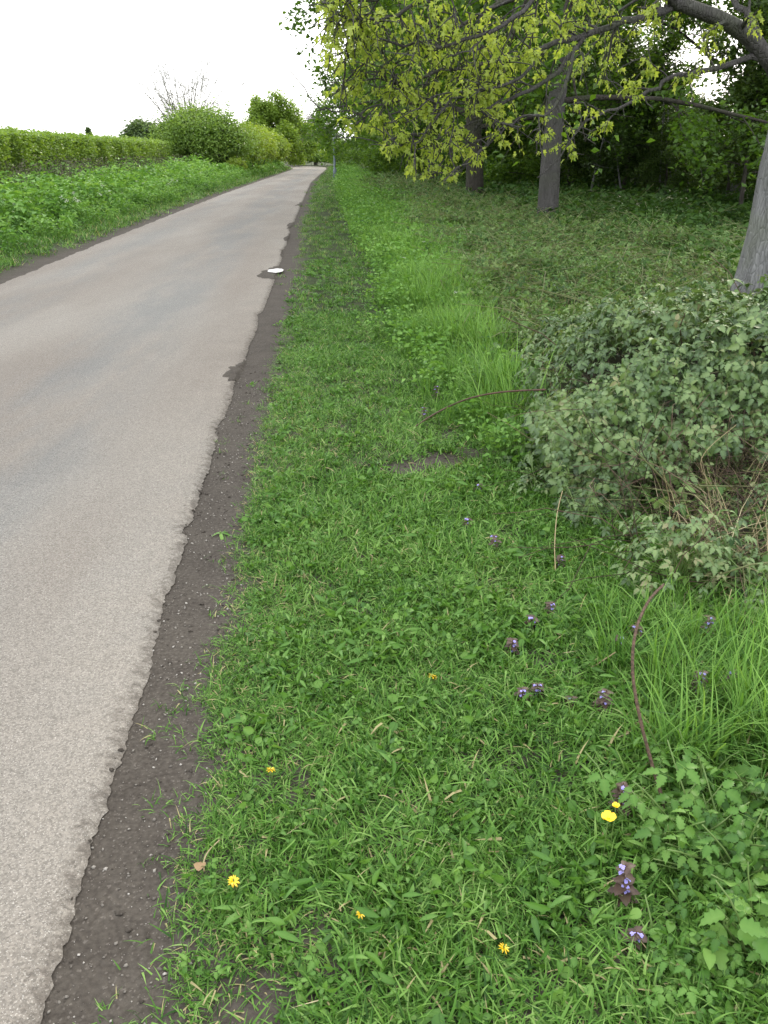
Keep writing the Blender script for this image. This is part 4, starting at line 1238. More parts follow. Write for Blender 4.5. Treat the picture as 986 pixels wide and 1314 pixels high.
for i in range(60):
    y0 = 9 + i * 0.82
    q = np.array([HX(y0) - 0.7 + hr.normal(0, .2), y0, 0.25]) - hloc
    sp = walk(hr, q, (hr.normal(0, .15), hr.normal(0, .2), 1), 1.8, 5, 0.12)
    g, _ = limb_with_twigs(hr, sp, 0.035, 0.01, 7, 0.7, 2, 0.3, 0.0, 0.1)
    part('stem', g[0], g[1], M['bark2'], hedge, g[2], True)

shell_bush('hawthorn_bush', 'big rounded green bush at the end of the clipped hedge', 'bush', 61, (-12.0, 62, 0.25), (3.3, 3.0, 2.25), 46000, 0.17, M['bush'], stems=9)
shell_bush('lime_green_shrub', 'lime-green shrub right beside the big rounded bush', 'shrub', 62, (-10.4, 68, 0.25), (1.7, 3.0, 1.75), 16000, 0.18, M['lime'], stems=5)
shell_bush('lime_green_shrub', 'tallest lime-green shrub in the middle of the row', 'shrub', 63, (-10.9, 78, 0.25), (1.8, 4.0, 1.9), 16000, 0.20, M['lime'], stems=5)
shell_bush('lime_green_shrub', 'lime-green shrub of the row below the rounded oak', 'shrub', 64, (-11.0, 90, 0.25), (1.8, 4.5, 1.7), 15000, 0.22, M['lime'], stems=5)
shell_bush('low_shrub', 'low yellowish shrub at the foot of the big bush', 'shrub', 65, (-9.6, 59.5, 0.2), (0.8, 0.8, 0.6), 2500, 0.11, M['lime'], stems=3)

# leafless tree behind the big bush
br = np.random.default_rng(71)
bt = empty('bare_tree', (-14.0, 66, 0.2)); tag(bt, 'leafless grey tree with upswept twigs behind the big bush', 'tree')
g = tube(walk(br, (0, 0, -0.2), (0, 0, 1), 2.2, 6, 0.04), np.linspace(0.16, 0.11, 7), 10); part('trunk', g[0], g[1], M['bark2'], bt, g[2], True)
for i in range(22):
    az = i * 2.4; el = R(br.uniform(34, 84))
    lp = walk(br, (0, 0, 1.2 + 0.05 * i), (math.cos(az) * math.cos(el), math.sin(az) * math.cos(el), math.sin(el)), br.uniform(4.9, 6.8), 9, 0.06, 0.03)
    g, tw = limb_with_twigs(br, lp, 0.04, 0.010, 20, 1.6, 8, 0.7, 0.02, 0.2)
    part('limb', g[0], g[1], M['greytwig'], bt, g[2], True)

make_tree('oak_tree', 'rounded green oak standing above the shrubs by the bend', 'tree', 81, 7.2, 0.28, 1.3, 4.6, 18, 42, M['oak'], M['bark2'], 0.26, (-12.9, 108, 0.1), nsub=8, prof=lambda t: 1.0 - 0.25 * t, jit=0.3, elev=(-5, 64), top=0.6)
shell_bush('far_tree', 'small rounded far tree seen over the clipped hedge', 'tree', 82, (-41.4, 160, 0), (3.6, 3.6, 3.7), 9000, 0.5, M['far'], stems=4)
shell_bush('far_tree', 'paler low far tree between the hedge and the big bush', 'tree', 83, (-37, 168, 0), (3.2, 3.2, 2.5), 6000, 0.5, M['far'], stems=4)
fp = make_tree('poplar_tree', 'tiny far pointed tree above the hedge top', 'tree', 84, 6.5, 0.15, 0.8, 1.0, 16, 14, M['far'], M['bark2'], 0.4, (-57, 180, 0), nsub=4, ntw=3, elev=(55, 80), prof=lambda t: 1.2 - 0.9 * t)
# grey leafless willow and bushes closing the bend
wl = empty('leafless_willow', (-9.2, 124, 0)); tag(wl, 'grey-brown leafless willow at the bend of the lane', 'tree')
wr2 = np.random.default_rng(85)
g = tube(walk(wr2, (0, 0, -0.2), (0, 0, 1), 2.0, 5, 0.03), np.linspace(0.3, 0.2, 6), 10); part('trunk', g[0], g[1], M['bark2'], wl, g[2], True)
for i in range(14):
    az = i * 2.4; el = R(wr2.uniform(35, 85))
    lp = walk(wr2, (0, 0, 0.8 + 0.08 * i), (math.cos(az) * math.cos(el), math.sin(az) * math.cos(el), math.sin(el)), wr2.uniform(3.6, 5.4), 8, 0.07, 0.0)
    g, tw = limb_with_twigs(wr2, lp, 0.09, 0.02, 10, 1.6, 5, 0.9, 0.0, 0.15)
    part('limb', g[0], g[1], M['greytwig'], wl, g[2], True)
    pos, Rm, sc, ti = leaves_on(wr2, tw, 14, 0.25, 0.28, LANCE)
    g = join(LANCE, pos, Rm, sc, ti); part('twig_haze', g[0], g[1], M['greytwig'], wl, g[2], kind='stuff')
BG = 'bushes closing the view at the bend'
shell_bush('bend_bush', 'pale green bush behind the bend below the oak', 'bush', 91, (-13.5, 122, 0), (3.0, 2.5, 2.0), 9000, 0.3, M['lime'], stems=4)
shell_bush('bend_bush', 'dark green bush under the leafless willow', 'bush', 92, (-8.6, 119, 0), (3.4, 2.0, 1.0), 8000, 0.26, M['bush'], stems=4)
shell_bush('bend_bush', 'green bush beside the lamp post at the bend', 'bush', 93, (-5.0, 112, 0), (2.6, 2.5, 1.6), 9000, 0.26, M['oak'], stems=4)
shell_bush('far_tree', 'blue-green far tree in the gap above the bend', 'tree', 94, (-20, 190, 0), (6, 5, 4.2), 7000, 0.6, M['far'], stems=4)

# ------------------------------------------------------------------ lamp post
lp_ = np.array([-2.95, 55.0, 0.0])
lamp = empty('lamp_post', (lp_[0], lp_[1], 0.0)); lamp.scale = (0.85, 0.85, 0.88); tag(lamp, 'slim blue-grey lamp post with a pale lantern on the far verge', 'lamp post')


def lathe(prof, sides=14):
    prof = np.array(prof, float); n = len(prof)
    a = np.arange(sides) * 2 * PI / sides
    V = np.stack([prof[:, 0, None] * np.cos(a), prof[:, 0, None] * np.sin(a), np.repeat(prof[:, 1, None], sides, 1)], -1).reshape(-1, 3)
    i = np.arange(n - 1)[:, None] * sides; j = np.arange(sides)[None]; k = (j + 1) % sides
    q = np.stack([i + j, i + k, i + sides + k, i + sides + j], -1).reshape(-1, 4)
    return V, q


V, F = lathe([(0.0, -0.1), (0.13, -0.1), (0.13, 0.7), (0.10, 0.76), (0.085, 0.8), (0.07, 2.55), (0.09, 2.58), (0.09, 2.62), (0.0, 2.62)]); part('pole', V, F, M['post'], lamp, smooth=False)
V, F = lathe([(0.0, 2.62), (0.10, 2.62), (0.19, 2.98), (0.17, 3.04), (0.0, 3.04)]); lan = part('lantern', V, F, M['lantern'], lamp, smooth=False)
V, F = lathe([(0.0, 3.04), (0.20, 3.04), (0.16, 3.12), (0.05, 3.19), (0.03, 3.26), (0.0, 3.28)]); part('cap', V, F, M['post'], lan, smooth=False)

# ------------------------------------------------------------------ near bramble bush
bb = empty('bramble_bush', (2.2, 5.0, 0.0)); tag(bb, 'large mound of grey-green brambles with a hollow of dead stems in its front', 'bramble')
b0 = np.array([2.2, 5.0, 0.0])
rb = np.random.default_rng(17)
n = 30000
x = rb.uniform(0.5, 6.2, n); y = rb.uniform(3.3, 8.2, n)
mh = mound(x, y)
k = (mh > 0.06) & (rb.random(n) < np.interp(x, [0.5, 4, 6.2], [1, 0.9, 0.5]))
x, y, mh = x[k], y[k], mh[k]
depth = np.abs(rb.normal(0, 0.10, len(x))) - 0.10 * (rb.random(len(x)) < 0.06)
z = H(x, y) + mh - depth
left = sstep(1.25, 0.75, x)
front_open = (y < 4.6) & (x > 1.15) & (z < 0.30 + 0.06 * lump(x, y, 4))
low = (z < 0.05)
k = ~front_open & ~low
x, y, z, depth = x[k], y[k], z[k], depth[k]
e_ = 0.06
gx = -(mound(x + e_, y) - mound(x - e_, y)) / (2 * e_); gy = -(mound(x, y + e_) - mound(x, y - e_)) / (2 * e_)
nr = norm(np.stack([np.clip(gx, -1.3, 1.3) * 0.8, np.clip(gy, -1.3, 1.3) * 0.8, np.ones_like(gx)], -1)) + rb.normal(0, 0.42, (len(x), 3))
az = rb.uniform(0, 6.28, len(x))
ax = np.stack([np.cos(az), np.sin(az), np.full(len(x), -0.15)], -1); ax = ax - nr * np.sum(ax * nr, 1, keepdims=True) / np.sum(nr * nr, 1, keepdims=True) * 0.9
pos = np.stack([x, y, z], -1)
# curtain of leaves down the left front corner
m = 2900
cx = np.concatenate([0.78 + np.abs(rb.normal(0, 0.28, 1100)), rb.uniform(1.1, 4.2, 1800)])
lo = np.where(cx < 1.15, 0.06, 0.31 + 0.10 * lump(cx, cx * 0, 5.0, 2.0))
cz = lo + ((0.70 + 0.16 * lump(cx, cx * 0, 2.6, 1.0)) * (0.55 + 0.45 * sstep(0.72, 1.35, cx)) - lo) * rb.random(m)
cx = cx - 0.12 * lump(cz, cx, 6.0, 3.0) * sstep(1.3, 0.9, cx)
cy = 3.58 + 0.10 * (cx - 1.5) + cz * 0.75 + 0.55 * sstep(1.2, 0.72, cx) * rb.random(m) + 0.10 * lump(cx, cz, 5.0, 1.0) + rb.normal(0, 0.07, m)
pos = np.concatenate([pos, np.stack([cx, cy, cz], -1)])
ax = np.concatenate([ax, np.stack([rb.normal(0, 0.6, m), rb.normal(-0.4, 0.3, m), rb.normal(-0.7, 0.3, m)], -1)])
nr = np.concatenate([nr, np.stack([rb.normal(-0.3, 0.4, m), rb.normal(-1.0, 0.3, m), rb.normal(0.9, 0.6, m)], -1) + rb.normal(0, 0.35, (m, 3))])
Rm = frames(ax, nr)
sc = np.clip(rb.lognormal(-3.14, 0.30, len(pos)), 0.018, 0.072); sc[-m:] *= 0.9
ti = rb.normal(0.47, 0.2, len(pos)) + 0.14 * lump(pos[:, 0], pos[:, 1], 3.0)
cosd = pos[:, 1] * math.cos(PITCH) - (pos[:, 2] - CAM_H) * math.sin(PITCH)
uu = 493 + FPX * pos[:, 0] / cosd
score = np.where((uu < 975), sc / cosd, 0) * np.concatenate([depth < 0.07, np.ones(m, bool)])
order = np.argsort(-score)
lmb = make_mesh('leaf', TRI[0], TRI[1], M['bramble'], TRI[2] + 0.55)
leaf_objs(order[:300], pos - b0, Rm, sc, lmb, bb)
rest = order[300:]
g = join(TRI, (pos - b0)[rest], Rm[rest], sc[rest], ti[rest])
part('foliage', g[0], g[1], M['bramble'], bb, g[2], kind='stuff')
# dead stems tangled in the hollow
geo = []
for i in range(1700):
    q = np.array([rb.uniform(0.95, 4.0), rb.uniform(2.85, 4.8), rb.uniform(0.0, 0.36)])
    q[2] *= np.interp(q[1], [2.85, 3.6], [0.35, 1.0])
    d = np.array([rb.normal(0, 1), rb.normal(0, 0.6), rb.normal(0.15, 0.5)])
    sp = walk(rb, q, d, rb.uniform(0.25, 0.75), 5, 0.22, -0.03)
    sp[:, 2] = np.clip(sp[:, 2], 0.01, 0.55)
    geo.append(tube(sp - b0, np.linspace(1, 0.5, 6) * rb.uniform(0.0010, 0.0032), 3, np.clip(rb.normal(0.45, 0.3), 0, 1)))
g = cat(geo); part('dead_stem_tangle', g[0], g[1], M['deadstem'], bb, g[2], kind='stuff')
for i in range(34):
    q = np.array([rb.uniform(1.0, 3.8), rb.uniform(3.8, 5.6), 0.0])
    sp = walk(rb, q, (rb.normal(0, .4), rb.normal(-.3, .3), 1), rb.uniform(0.7, 1.25), 7, 0.15, -0.14)
    g = tube(sp - b0, np.linspace(0.0055, 0.0025, 8), 5); part('cane', g[0], g[1], M['cane'], bb, g[2], True)


# ------------------------------------------------------------------ plants one can pick out
def plant(name, label, catg, loc, leaves, tm, mat, stems, group=None, stem_mat=None):
    """leaves: list of (pos, axis, normal, size, tint) relative to loc; stems: list of (points, r0, r1)"""
    loc = np.array([loc[0], loc[1], H(loc[0], loc[1]) if len(loc) < 3 else loc[2]], float)
    t = empty(name, loc); tag(t, label, catg, group)
    cache = {}
    for pz, ax, nn, s, ti in leaves:
        key = round(ti, 1)
        if key not in cache: cache[key] = make_mesh('leaf', tm[0], tm[1], mat, tm[2] + key)
        o = obj('leaf', cache[key], t)
        Rf = frames(np.array([ax], float), np.array([nn], float))[0]
        o.matrix_local = Matrix.Translation(Vector([float(c) for c in pz])) @ Matrix(Rf.tolist()).to_4x4() @ Matrix.Scale(float(s), 4)
    for pts, ra, rb_ in stems:
        g = tube(pts, np.linspace(ra, rb_, len(pts)), 5)
        part('stem', g[0], g[1], stem_mat or M['stem'], t, g[2], True)
    return t


def bramble_plant(seed, loc, h, rad, nst, label, tm=TRI, size=(0.05, 0.075), mat='bramble', tintm=0.55, name='bramble_plant', catg='bramble', per=6):
    r = np.random.default_rng(seed)
    lv, st = [], []
    for i in range(nst):
        az = r.uniform(0, 6.28)
        sp = walk(r, (r.normal(0, 0.02), r.normal(0, 0.02), -0.01), (math.cos(az) * 0.55, math.sin(az) * 0.55, 1.0), h * r.uniform(0.6, 1.2), 6, 0.12, -0.02)
        sp[:, :2] *= rad / max(0.01, h)
        st.append((sp, 0.0035, 0.0018))
        for j in range(per):
            k = 1 + (j * 5) // per
            a2 = r.uniform(0, 6.28)
            q = sp[k] + np.array([math.cos(a2), math.sin(a2), 0.15]) * size[0] * 0.7
            lv.append((q, (math.cos(a2), math.sin(a2), r.normal(-0.15, 0.2)), (r.normal(0, .3), r.normal(-.25, .3), 1), r.uniform(*size), np.clip(r.normal(tintm, 0.12), 0.1, 0.9)))
    return plant(name, label, catg, loc, lv, tm, M[mat], st)


def dome_plant(seed, c, rx, ry, h, n, label, size, mat, tintm):
    r = np.random.default_rng(seed)
    lv, st = [], []
    for i in range(n):
        az = r.uniform(0, 2 * PI); el = math.asin(r.uniform(0.02, 1.0))
        k_ = r.uniform(0.72, 1.05) * (1 + 0.22 * math.sin(3 * az + seed) * math.cos(el))
        o_ = np.array([math.cos(az) * math.cos(el), math.sin(az) * math.cos(el), math.sin(el)])
        q = o_ * [rx, ry, h] * k_
        a2 = az + r.normal(0, 0.9)
        lv.append((q, (math.cos(a2), math.sin(a2), r.normal(-0.25, 0.25)), o_ * [0.7, 0.7, 1] + [0, -0.15, 0.7] + r.normal(0, 0.3, 3), r.uniform(*size), float(np.clip(r.normal(tintm, 0.2), 0.05, 0.95))))
        if i % 7 == 0: st.append((resample([(0, 0, -0.01), q * [0.35, 0.35, 0.7], q], 6), 0.003, 0.0015))
    return plant('bramble_plant', label, 'bramble', c, lv, TRI, M[mat], st)


dome_plant(1, G(868, 765), 0.28, 0.20, 0.36, 260, 'bushy bramble plant at the tip of the arching brown cane', (0.022, 0.042), 'bramble', 0.58)
dome_plant(28, G(672, 560), 0.18, 0.2, 0.20, 80, 'low bramble growth trailing from the mound over the red cane', (0.022, 0.040), 'bramble', 0.5)
dome_plant(29, G(700, 640), 0.16, 0.15, 0.17, 70, 'dull bramble growth trailing beside the dry upright stem', (0.020, 0.038), 'bramble', 0.42)
dome_plant(27, G(985, 690), 0.22, 0.18, 0.34, 110, 'rounded bramble growth right against the dead stems of the hollow', (0.022, 0.040), 'bramble', 0.42)
bramble_plant(2, G(960, 640), 0.42, 0.28, 4, 'sparse bramble shoot in front of the hollow of dead stems', size=(0.035, 0.05))
bramble_plant(3, G(745, 690), 0.30, 0.28, 4, 'small bramble shoot below the left corner of the bramble mound', size=(0.032, 0.048), tintm=0.42)
bramble_plant(4, G(850, 1085), 0.20, 0.26, 11, 'fresh green bramble seedling beside the yellow buttercup', size=(0.034, 0.05), mat='weed', tintm=0.42)
bramble_plant(5, G(940, 1110), 0.26, 0.30, 11, 'leafy bramble seedling with ribbed leaves under the long grass', size=(0.034, 0.052), mat='weed', tintm=0.36)
bramble_plant(6, G(950, 1225), 0.24, 0.26, 9, 'pale green nettle-like plant in the dark hollow below the seedlings', SERR, (0.04, 0.065), 'weed', 0.66, 'leafy_weed', 'weed')
bramble_plant(7, G(985, 1040), 0.26, 0.26, 5, 'dark-leaved weed below the long grass blades', SERR, (0.04, 0.06), 'weed', 0.3, 'leafy_weed', 'weed')
bramble_plant(8, G(880, 1215), 0.12, 0.18, 5, 'small round-leaved weed beside the purple spike', OVATE, (0.03, 0.045), 'weed', 0.6, 'leafy_weed', 'weed')


bramble_plant(21, G(935, 745), 0.34, 0.36, 12, 'bramble shoots spilling out of the dead stems beside the bushy plant', size=(0.022, 0.040), tintm=0.5, per=8)
bramble_plant(22, G(985, 800), 0.30, 0.34, 10, 'dark bramble shoots among the long grass below the dead stems', size=(0.022, 0.038), tintm=0.35, per=8)
bramble_plant(23, G(800, 700), 0.26, 0.26, 10, 'low bramble shoots in the shadow at the foot of the mound', size=(0.020, 0.036), tintm=0.36, per=8)
bramble_plant(24, G(690, 640), 0.22, 0.24, 8, 'small dull bramble shoots beside the bare soil patch', size=(0.018, 0.032), tintm=0.45, per=7)
bramble_plant(25, G(975, 1150), 0.22, 0.28, 11, 'dense dark bramble seedling at the verge foot below the ribbed one', size=(0.028, 0.046), mat='weed', tintm=0.3)
bramble_plant(26, G(900, 1010), 0.20, 0.24, 8, 'young bramble seedling at the foot of the arching cane', size=(0.026, 0.042), mat='weed', tintm=0.45)


for i_, (u_, v_, rx_, h_, nn_, ti_, lab_) in enumerate([
        (930, 1060, 0.16, 0.16, 70, 0.36, 'dense clump of ribbed bramble leaves below the long grass'), (985, 1110, 0.16, 0.20, 80, 0.5, 'leafy bramble clump at the outer edge of the seedlings'),
        (900, 1140, 0.13, 0.12, 60, 0.3, 'dark leafy clump between the bugle spike and the pale weed'), (965, 1240, 0.16, 0.16, 70, 0.56, 'pale green bramble clump under the nettle-like plant'),
        (860, 1030, 0.12, 0.12, 50, 0.44, 'fresh leafy clump right at the foot of the cane'), (880, 1275, 0.13, 0.09, 45, 0.4, 'flat leafy clump below the round-leaved weed')]):
    dome_plant(40 + i_, G(u_, v_), rx_, rx_ * 0.9, h_, nn_, lab_, (0.018, 0.037), 'weed', ti_ - 0.08)


def rosette_plant(seed, loc, n, tm, size, rise, label, tint=0.5, mat='weed', name='rosette_plant'):
    r = np.random.default_rng(seed)
    lv = []
    for i in range(n):
        az = i * 2.4 + r.normal(0, 0.2)
        lv.append(((0, 0, 0.012), (math.cos(az), math.sin(az), r.uniform(0.3, 1.6) * rise), (-math.cos(az) * .3, -math.sin(az) * .3, 1), size * r.uniform(0.65, 1.15), np.clip(r.normal(tint, 0.08), 0.1, 0.9)))
    plant(name, label, 'plant', loc, lv, tm, M[mat], [(np.array([(0, 0, -0.02), (0, 0, 0.0), (0, 0, 0.02)]), 0.006, 0.004)])


rosette_plant(11, G(540, 1085), 9, LANCE, 0.15, 0.35, 'rosette of long narrow leaves in the middle of the short grass', 0.55)
rosette_plant(12, G(575, 1150), 6, LOBED, 0.085, 0.35, 'pale lobed rosette just below the long-leaved rosette', 0.85)
rosette_plant(13, G(385, 655), 8, LANCE, 0.13, 0.5, 'rosette of dock leaves at the edge of the soil strip', 0.45)
rosette_plant(14, G(585, 755), 6, OVATE, 0.085, 0.5, 'yellowish broad-leaved rosette in the grass below the bare soil patch', 0.9)
rosette_plant(15, G(700, 1270), 8, LANCE, 0.14, 0.4, 'low plantain rosette below the dull orange flower', 0.4)
rosette_plant(16, G(470, 715), 7, LOBED, 0.06, 0.4, 'bluish-green lobed rosette in the short grass', 0.3)
rosette_plant(17, G(660, 1150), 8, OVATE, 0.045, 0.6, 'small dark purple-leaved clump in the short grass', 0.3, 'bugle')

# flowers
PET = leaf_t([(0, 0), (0.28, 0.25), (0.48, 0.62), (0.36, 0.92), (0, 1.0)], 0.15, -0.25)
petm = make_mesh('petal', PET[0], PET[1], M['yellow'])


def buttercup(loc, h, s, label, dx=0.0):
    z0 = float(H(loc[0], loc[1]))
    t = empty('buttercup', (loc[0], loc[1], z0)); tag(t, label, 'flower')
    pts = resample([(0, 0, -0.01), (dx * 0.4, 0, h * 0.5), (dx, 0, h)], 7)
    g = tube(pts, 0.0012, 5); part('stem', g[0], g[1], M['stem'], t, g[2], True)
    V, F = lathe([(0, h), (0.0035, h + 0.001), (0.0028, h + 0.004), (0, h + 0.005)], 8)
    V[:, 0] += dx
    fc = part('flower_centre', V, F, M['yellow'], t)
    for i in range(5):
        az = i * 2 * PI / 5 + 0.3
        o = obj('petal', petm, fc)
        Rf = frames(np.array([(math.cos(az), math.sin(az) - 0.1, 0.25)]), np.array([(-math.cos(az) * 0.3, -math.sin(az) * .3 - 0.3, 1)]))[0]
        o.matrix_local = Matrix.Translation(Vector((dx, 0, h))) @ Matrix(Rf.tolist()).to_4x4() @ Matrix.Scale(s, 4)


def lift(u, v, h):              # foot of a plant whose top shows at this pixel at height h
    return G(u, v, h)


b = lift(781, 1050, 0.16); buttercup(b, 0.14, 0.019, 'open yellow buttercup with five petals beside the bramble seedling')
b = lift(790, 1038, 0.16); buttercup(b, 0.15, 0.010, 'small yellow buttercup bud just above the open buttercup')

RAY = []
for k_ in range(34):
    ring = k_ % 3
    az = k_ * 2.4
    el = (0.25, 0.7, 1.3)[ring]
    RAY.append(one(LANCE, (0, 0, 0), (math.cos(az), math.sin(az), el), (-math.cos(az), -math.sin(az), 1.0), 1.0))
RAYM = cat(RAY)
raym = make_mesh('flower_head', RAYM[0] * [0.014, 0.014, 0.014], RAYM[1], M['yellow'])
for (u, v, s, lab) in [(555, 874, 1.1, 'yellow dandelion in the short grass above the others'), (348, 993, 0.9, 'yellow dandelion nearest the soil strip'),
                       (300, 1133, 1.0, 'yellow dandelion beside the bent twig'), (463, 1181, 0.75, 'half-hidden yellow dandelion deep in the short grass'),
                       (646, 1225, 0.85, 'dull orange-yellow dandelion above the plantain rosette')]:
    b = lift(u, v, 0.045); z0 = float(H(b[0], b[1]))
    t = empty('dandelion', (b[0], b[1], z0)); tag(t, lab, 'flower')
    g = tube([(0, 0, -0.01), (0.003, 0, 0.025), (0.0, 0.0, 0.048)], 0.0016, 5); part('stem', g[0], g[1], M['stem'], t, g[2], True)
    o = obj('flower_head', raym, t); o.location = (0, 0, 0.040); o.scale = (s, s, s * 0.9); o.rotation_euler = (0.5 * math.sin(u), 0.5 * math.cos(u * 1.7), u)


def bugle(seed, loc, h, label):
    r = np.random.default_rng(seed)
    z0 = float(H(loc[0], loc[1]))
    t = empty('bugle_plant', (loc[0], loc[1], z0)); tag(t, label, 'wildflower', 'purple-leaved flower spikes in the verge')
    sp = walk(r, (0, 0, -0.01), (r.normal(0, .12), r.normal(0, .12), 1), h, 6, 0.05)
    g = tube(sp, np.linspace(0.0025, 0.0015, 7), 5); part('stem', g[0], g[1], M['redcane'], t, g[2], True)
    nw = max(4, int(h / 0.018))
    for i in range(nw):
        f = (i + 0.5) / nw
        q = sp[0] + (sp[-1] - sp[0]) * f
        for s_ in range(4):
            az = s_ * PI / 2 + i * 0.8 + r.normal(0, 0.2)
            o = obj('leaf', BLEAF, t)
            Rf = frames(np.array([(math.cos(az), math.sin(az), 0.15)]), np.array([(-.2 * math.cos(az), -.2 * math.sin(az), 1)]))[0]
            o.matrix_local = Matrix.Translation(Vector(q)) @ Matrix(Rf.tolist()).to_4x4() @ Matrix.Scale(float((0.042 - 0.020 * f) * r.uniform(0.8, 1.2)), 4)
        if f > 0.3:
            for s_ in range(r.integers(1, 3)):
                az = r.uniform(PI, 2 * PI)
                o = obj('floret', BFLO, t)
                Rf = frames(np.array([(math.cos(az), math.sin(az), 0.3)]), np.array([(0, 0, 1.0)]))[0]
                o.matrix_local = Matrix.Translation(Vector(q + np.array([0, 0, 0.003]))) @ Matrix(Rf.tolist()).to_4x4() @ Matrix.Scale(float(r.uniform(0.011, 0.017)), 4)


BLEAF = make_mesh('leaf', OVATE[0], OVATE[1], M['bugle'], OVATE[2] + 0.4)
FL = cat([one(LANCE, (0, 0, 0), (0, 1, 0.1), (0, 0, 1), 0.75), one(OVATE, (0, 0.55, 0), (0.5, 1, -0.5), (0, 0.4, 1), 0.55), one(OVATE, (0, 0.55, 0), (-0.5, 1, -0.5), (0, 0.4, 1), 0.55), one(OVATE, (0, 0.6, 0), (0, 0.9, -1), (0, 0.8, 1), 0.6)])
BFLO = make_mesh('floret', FL[0], FL[1], M['blue'])
for i, (u, v, h, lab) in enumerate([
        (797, 1165, 0.13, 'tall dark purple bugle spike below the buttercup'), (797, 1055, 0.12, 'purple bugle spike directly behind the buttercup'),
        (812, 1225, 0.05, 'stubby bugle with blue flowers at the foot of the tall spike'), (683, 820, 0.07, 'bugle spike in the grass right of the upper dandelion'),
        (672, 915, 0.07, 'bugle clump with blue florets in the mid grass'), (690, 905, 0.06, 'bugle spike leaning beside the mid-grass clump'), (728, 918, 0.05, 'short bugle right of the mid-grass clump'),
        (893, 905, 0.13, 'bugle spike with blue flowers in the long grass'), (903, 835, 0.12, 'bugle spike in the long grass under the bushy bramble'),
        (638, 715, 0.10, 'bugle spike left of the dry upright stem'), (597, 680, 0.08, 'bugle spike below the bare soil patch'), (613, 640, 0.07, 'bugle spike close to the bare soil patch'),
        (792, 850, 0.07, 'bugle beside the fallen pale twig'), (820, 835, 0.08, 'bugle touching the arching brown cane'), (715, 735, 0.08, 'bugle at the foot of the dry upright stem'), (545, 545, 0.10, 'reddish bugle beside the dark red cane'),
        (655, 850, 0.08, 'bugle spike above the mid-grass clump'), (770, 925, 0.09, 'bugle spike left of the arching cane foot'), (925, 905, 0.12, 'slim bugle spike beside the one in the long grass'), (705, 800, 0.07, 'bugle spike between the fallen twig and the dry stem'), (560, 520, 0.12, 'dull reddish bugle at the edge of the tall grass')]):
    bugle(900 + i, G(u, v), h, lab)


# canes, twigs, dead bits
def cane(name, label, pts, ra, rb_, mat, thorns=0, catg='cane', seed=1):
    pts = resample(pts, 26)
    base = pts[0].copy()
    t = empty(name, base); tag(t, label, catg)
    g = tube(pts - base, np.linspace(ra, rb_, 26), 7); part('stem', g[0], g[1], mat, t, g[2], True)
    r = np.random.default_rng(seed)
    if thorns:
        cone = (np.array([[-.3, 0, 0], [.3, 0, 0], [0, .3, 0], [0.2, -.2, 1.0]]), np.array([[0, 1, 3], [1, 2, 3], [2, 0, 3]]), np.zeros(4))
        k_ = r.integers(1, 25, thorns)
        pp = pts[k_] - base
        d = norm(r.normal(0, 1, (thorns, 3)))
        ring = np.cross(norm(pts[k_ + 1] - pts[k_]), d)
        Rm_ = frames(np.cross(ring, [0.3, 0.2, 0.9]), ring)
        g = join(cone, pp + norm(ring) * ra * 0.7, Rm_, np.full(thorns, ra * 1.1))
        part('thorns', g[0], g[1], mat, t, g[2], kind='stuff')
    return t


g0 = G(873, 1105, 0.0)
cane('bramble_cane', 'thick brown arching bramble cane standing over the long grass', [g0, G(855, 1040, 0.05), G(838, 985, 0.12), G(821, 920, 0.22), G(812, 860, 0.30), G(816, 810, 0.36), G(832, 772, 0.38), G(852, 750, 0.37)], 0.0050, 0.0042, M['cane'], 60)
cane('bramble_cane', 'dark red bramble cane rooting from the mound into the grass', [G(502, 570, 0.0), G(525, 553, 0.03), G(560, 530, 0.12), G(600, 512, 0.22), G(645, 503, 0.30), G(700, 500, 0.35)], 0.0045, 0.0055, M['redcane'], 20)
cane('dry_stem', 'pale dry upright stem at the left corner of the bramble mound', [G(714, 765, 0.0), G(713, 730, 0.06), G(712, 700, 0.12), G(715, 660, 0.18), G(722, 630, 0.22)], 0.0024, 0.0018, M['straw'], 0, 'stem')
cane('fallen_twig', 'pale thin twig lying in grass left of the arching cane', [G(735, 877, 0.03), G(750, 863, 0.05), G(770, 850, 0.07), G(790, 837, 0.10)], 0.0028, 0.002, M['straw'], 0, 'twig')
cane('bent_twig', 'bent straw-coloured twig beside a dandelion near the soil', [G(262, 1118, 0.02), G(262, 1105, 0.025), G(268, 1092, 0.03), G(282, 1078, 0.03)], 0.0022, 0.0016, M['straw'], 0, 'twig')
cane('straw_piece', 'short thick piece of straw lying low in the grass', [G(473, 1237, 0.035), G(480, 1230, 0.037), G(490, 1222, 0.04), G(499, 1215, 0.042)], 0.0038, 0.0030, M['straw'], 0, 'straw')
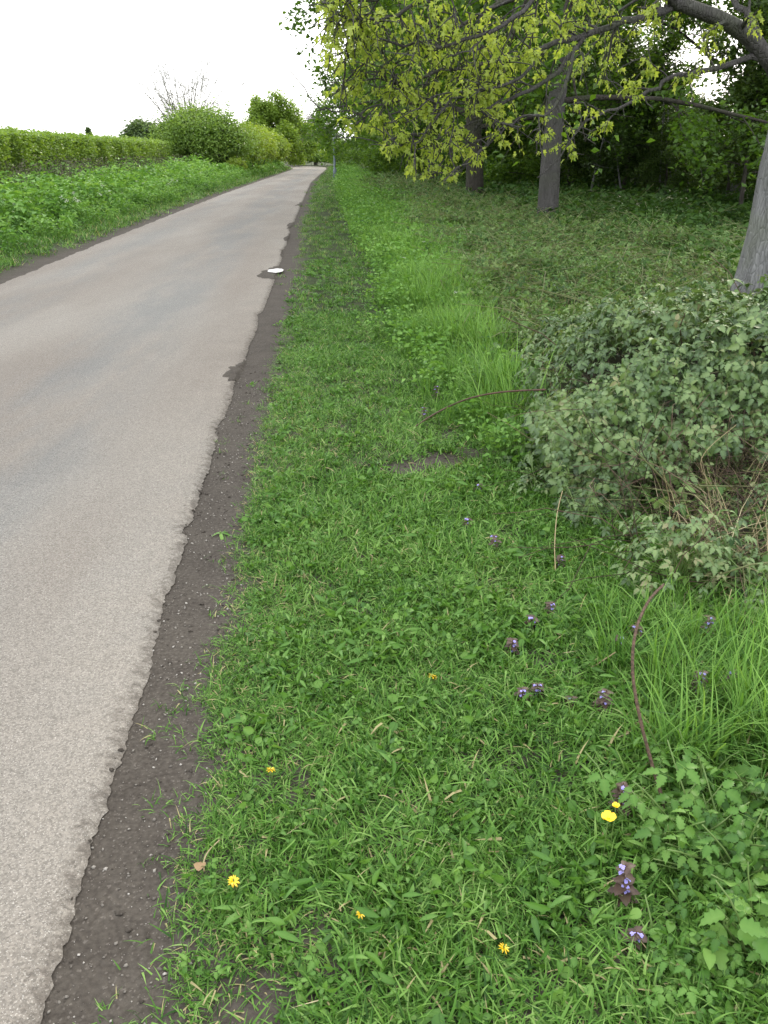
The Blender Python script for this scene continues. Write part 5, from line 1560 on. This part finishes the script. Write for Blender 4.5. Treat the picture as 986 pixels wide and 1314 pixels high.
cane('wood_chip', 'short grey piece of wood lying in the short grass', [G(499, 828, 0.03), G(505, 826, 0.035), G(514, 823, 0.035), G(522, 820, 0.03)], 0.009, 0.006, M['wood'], 0, 'wood')
cane('hooked_stem', 'pale hooked dry stem standing in the short grass', [G(476, 735, 0.0), G(477, 722, 0.03), G(478, 714, 0.06), G(475, 712, 0.055)], 0.002, 0.0016, M['straw'], 0, 'stem')
for i, (pts, lab) in enumerate([
        ([G(905, 760, 0.0), G(925, 735, 0.08), G(950, 705, 0.14), G(980, 690, 0.16)], 'pale dry grass stem leaning out of the hollow'),
        ([G(935, 690, 0.10), G(922, 640, 0.22), G(900, 590, 0.38), G(945, 545, 0.50)], 'arching pale stem across the mound face'),
        ([G(860, 655, 0.12), G(845, 620, 0.2), G(830, 585, 0.3), G(822, 575, 0.34)], 'branched dead twig in the dark hollow'),
        ([G(780, 745, 0.0), G(800, 735, 0.05), G(815, 728, 0.07)], 'short pale twig low beside the bushy bramble'),
        ([G(915, 440, 0.5), G(935, 425, 0.62), G(960, 405, 0.72), G(975, 398, 0.75)], 'pale dead stem standing up from the mound top')]):
    cane('dead_twig', lab, pts, 0.002, 0.0012, M['straw'], 0, 'twig')

DL = leaf_t([(0, 0), (0.2, 0.1), (0.38, 0.4), (0.25, 0.75), (0, 1)], 0.5, 0.6)
dlm = make_mesh('dead_leaf', DL[0], DL[1], M['deadleaf'])
for i, (u, v, s, lab) in enumerate([(255, 1118, 0.04, 'brown dead leaf under the bent twig'), (360, 1055, 0.032, 'brown dead leaf in thin grass above the bent twig'),
                                    (893, 1243, 0.035, 'orange-brown dead leaf under the nettle-like plant'), (612, 1196, 0.03, 'tan dead leaf beside the orange-yellow dandelion')]):
    q = G(u, v, 0.03)
    o = obj('dead_leaf', dlm); o.location = Vector(q); o.rotation_euler = (0.2, 0.1 * i, 1.3 * i); o.scale = (s, s, s)
    tag(o, lab, 'leaf')
# fallen green sprig on the soil strip
rosette_plant(31, (G(283, 684)[0], G(283, 684)[1]), 5, LANCE, 0.07, 0.15, 'small green sprig lying on the soil strip', 0.8, name='fallen_sprig')
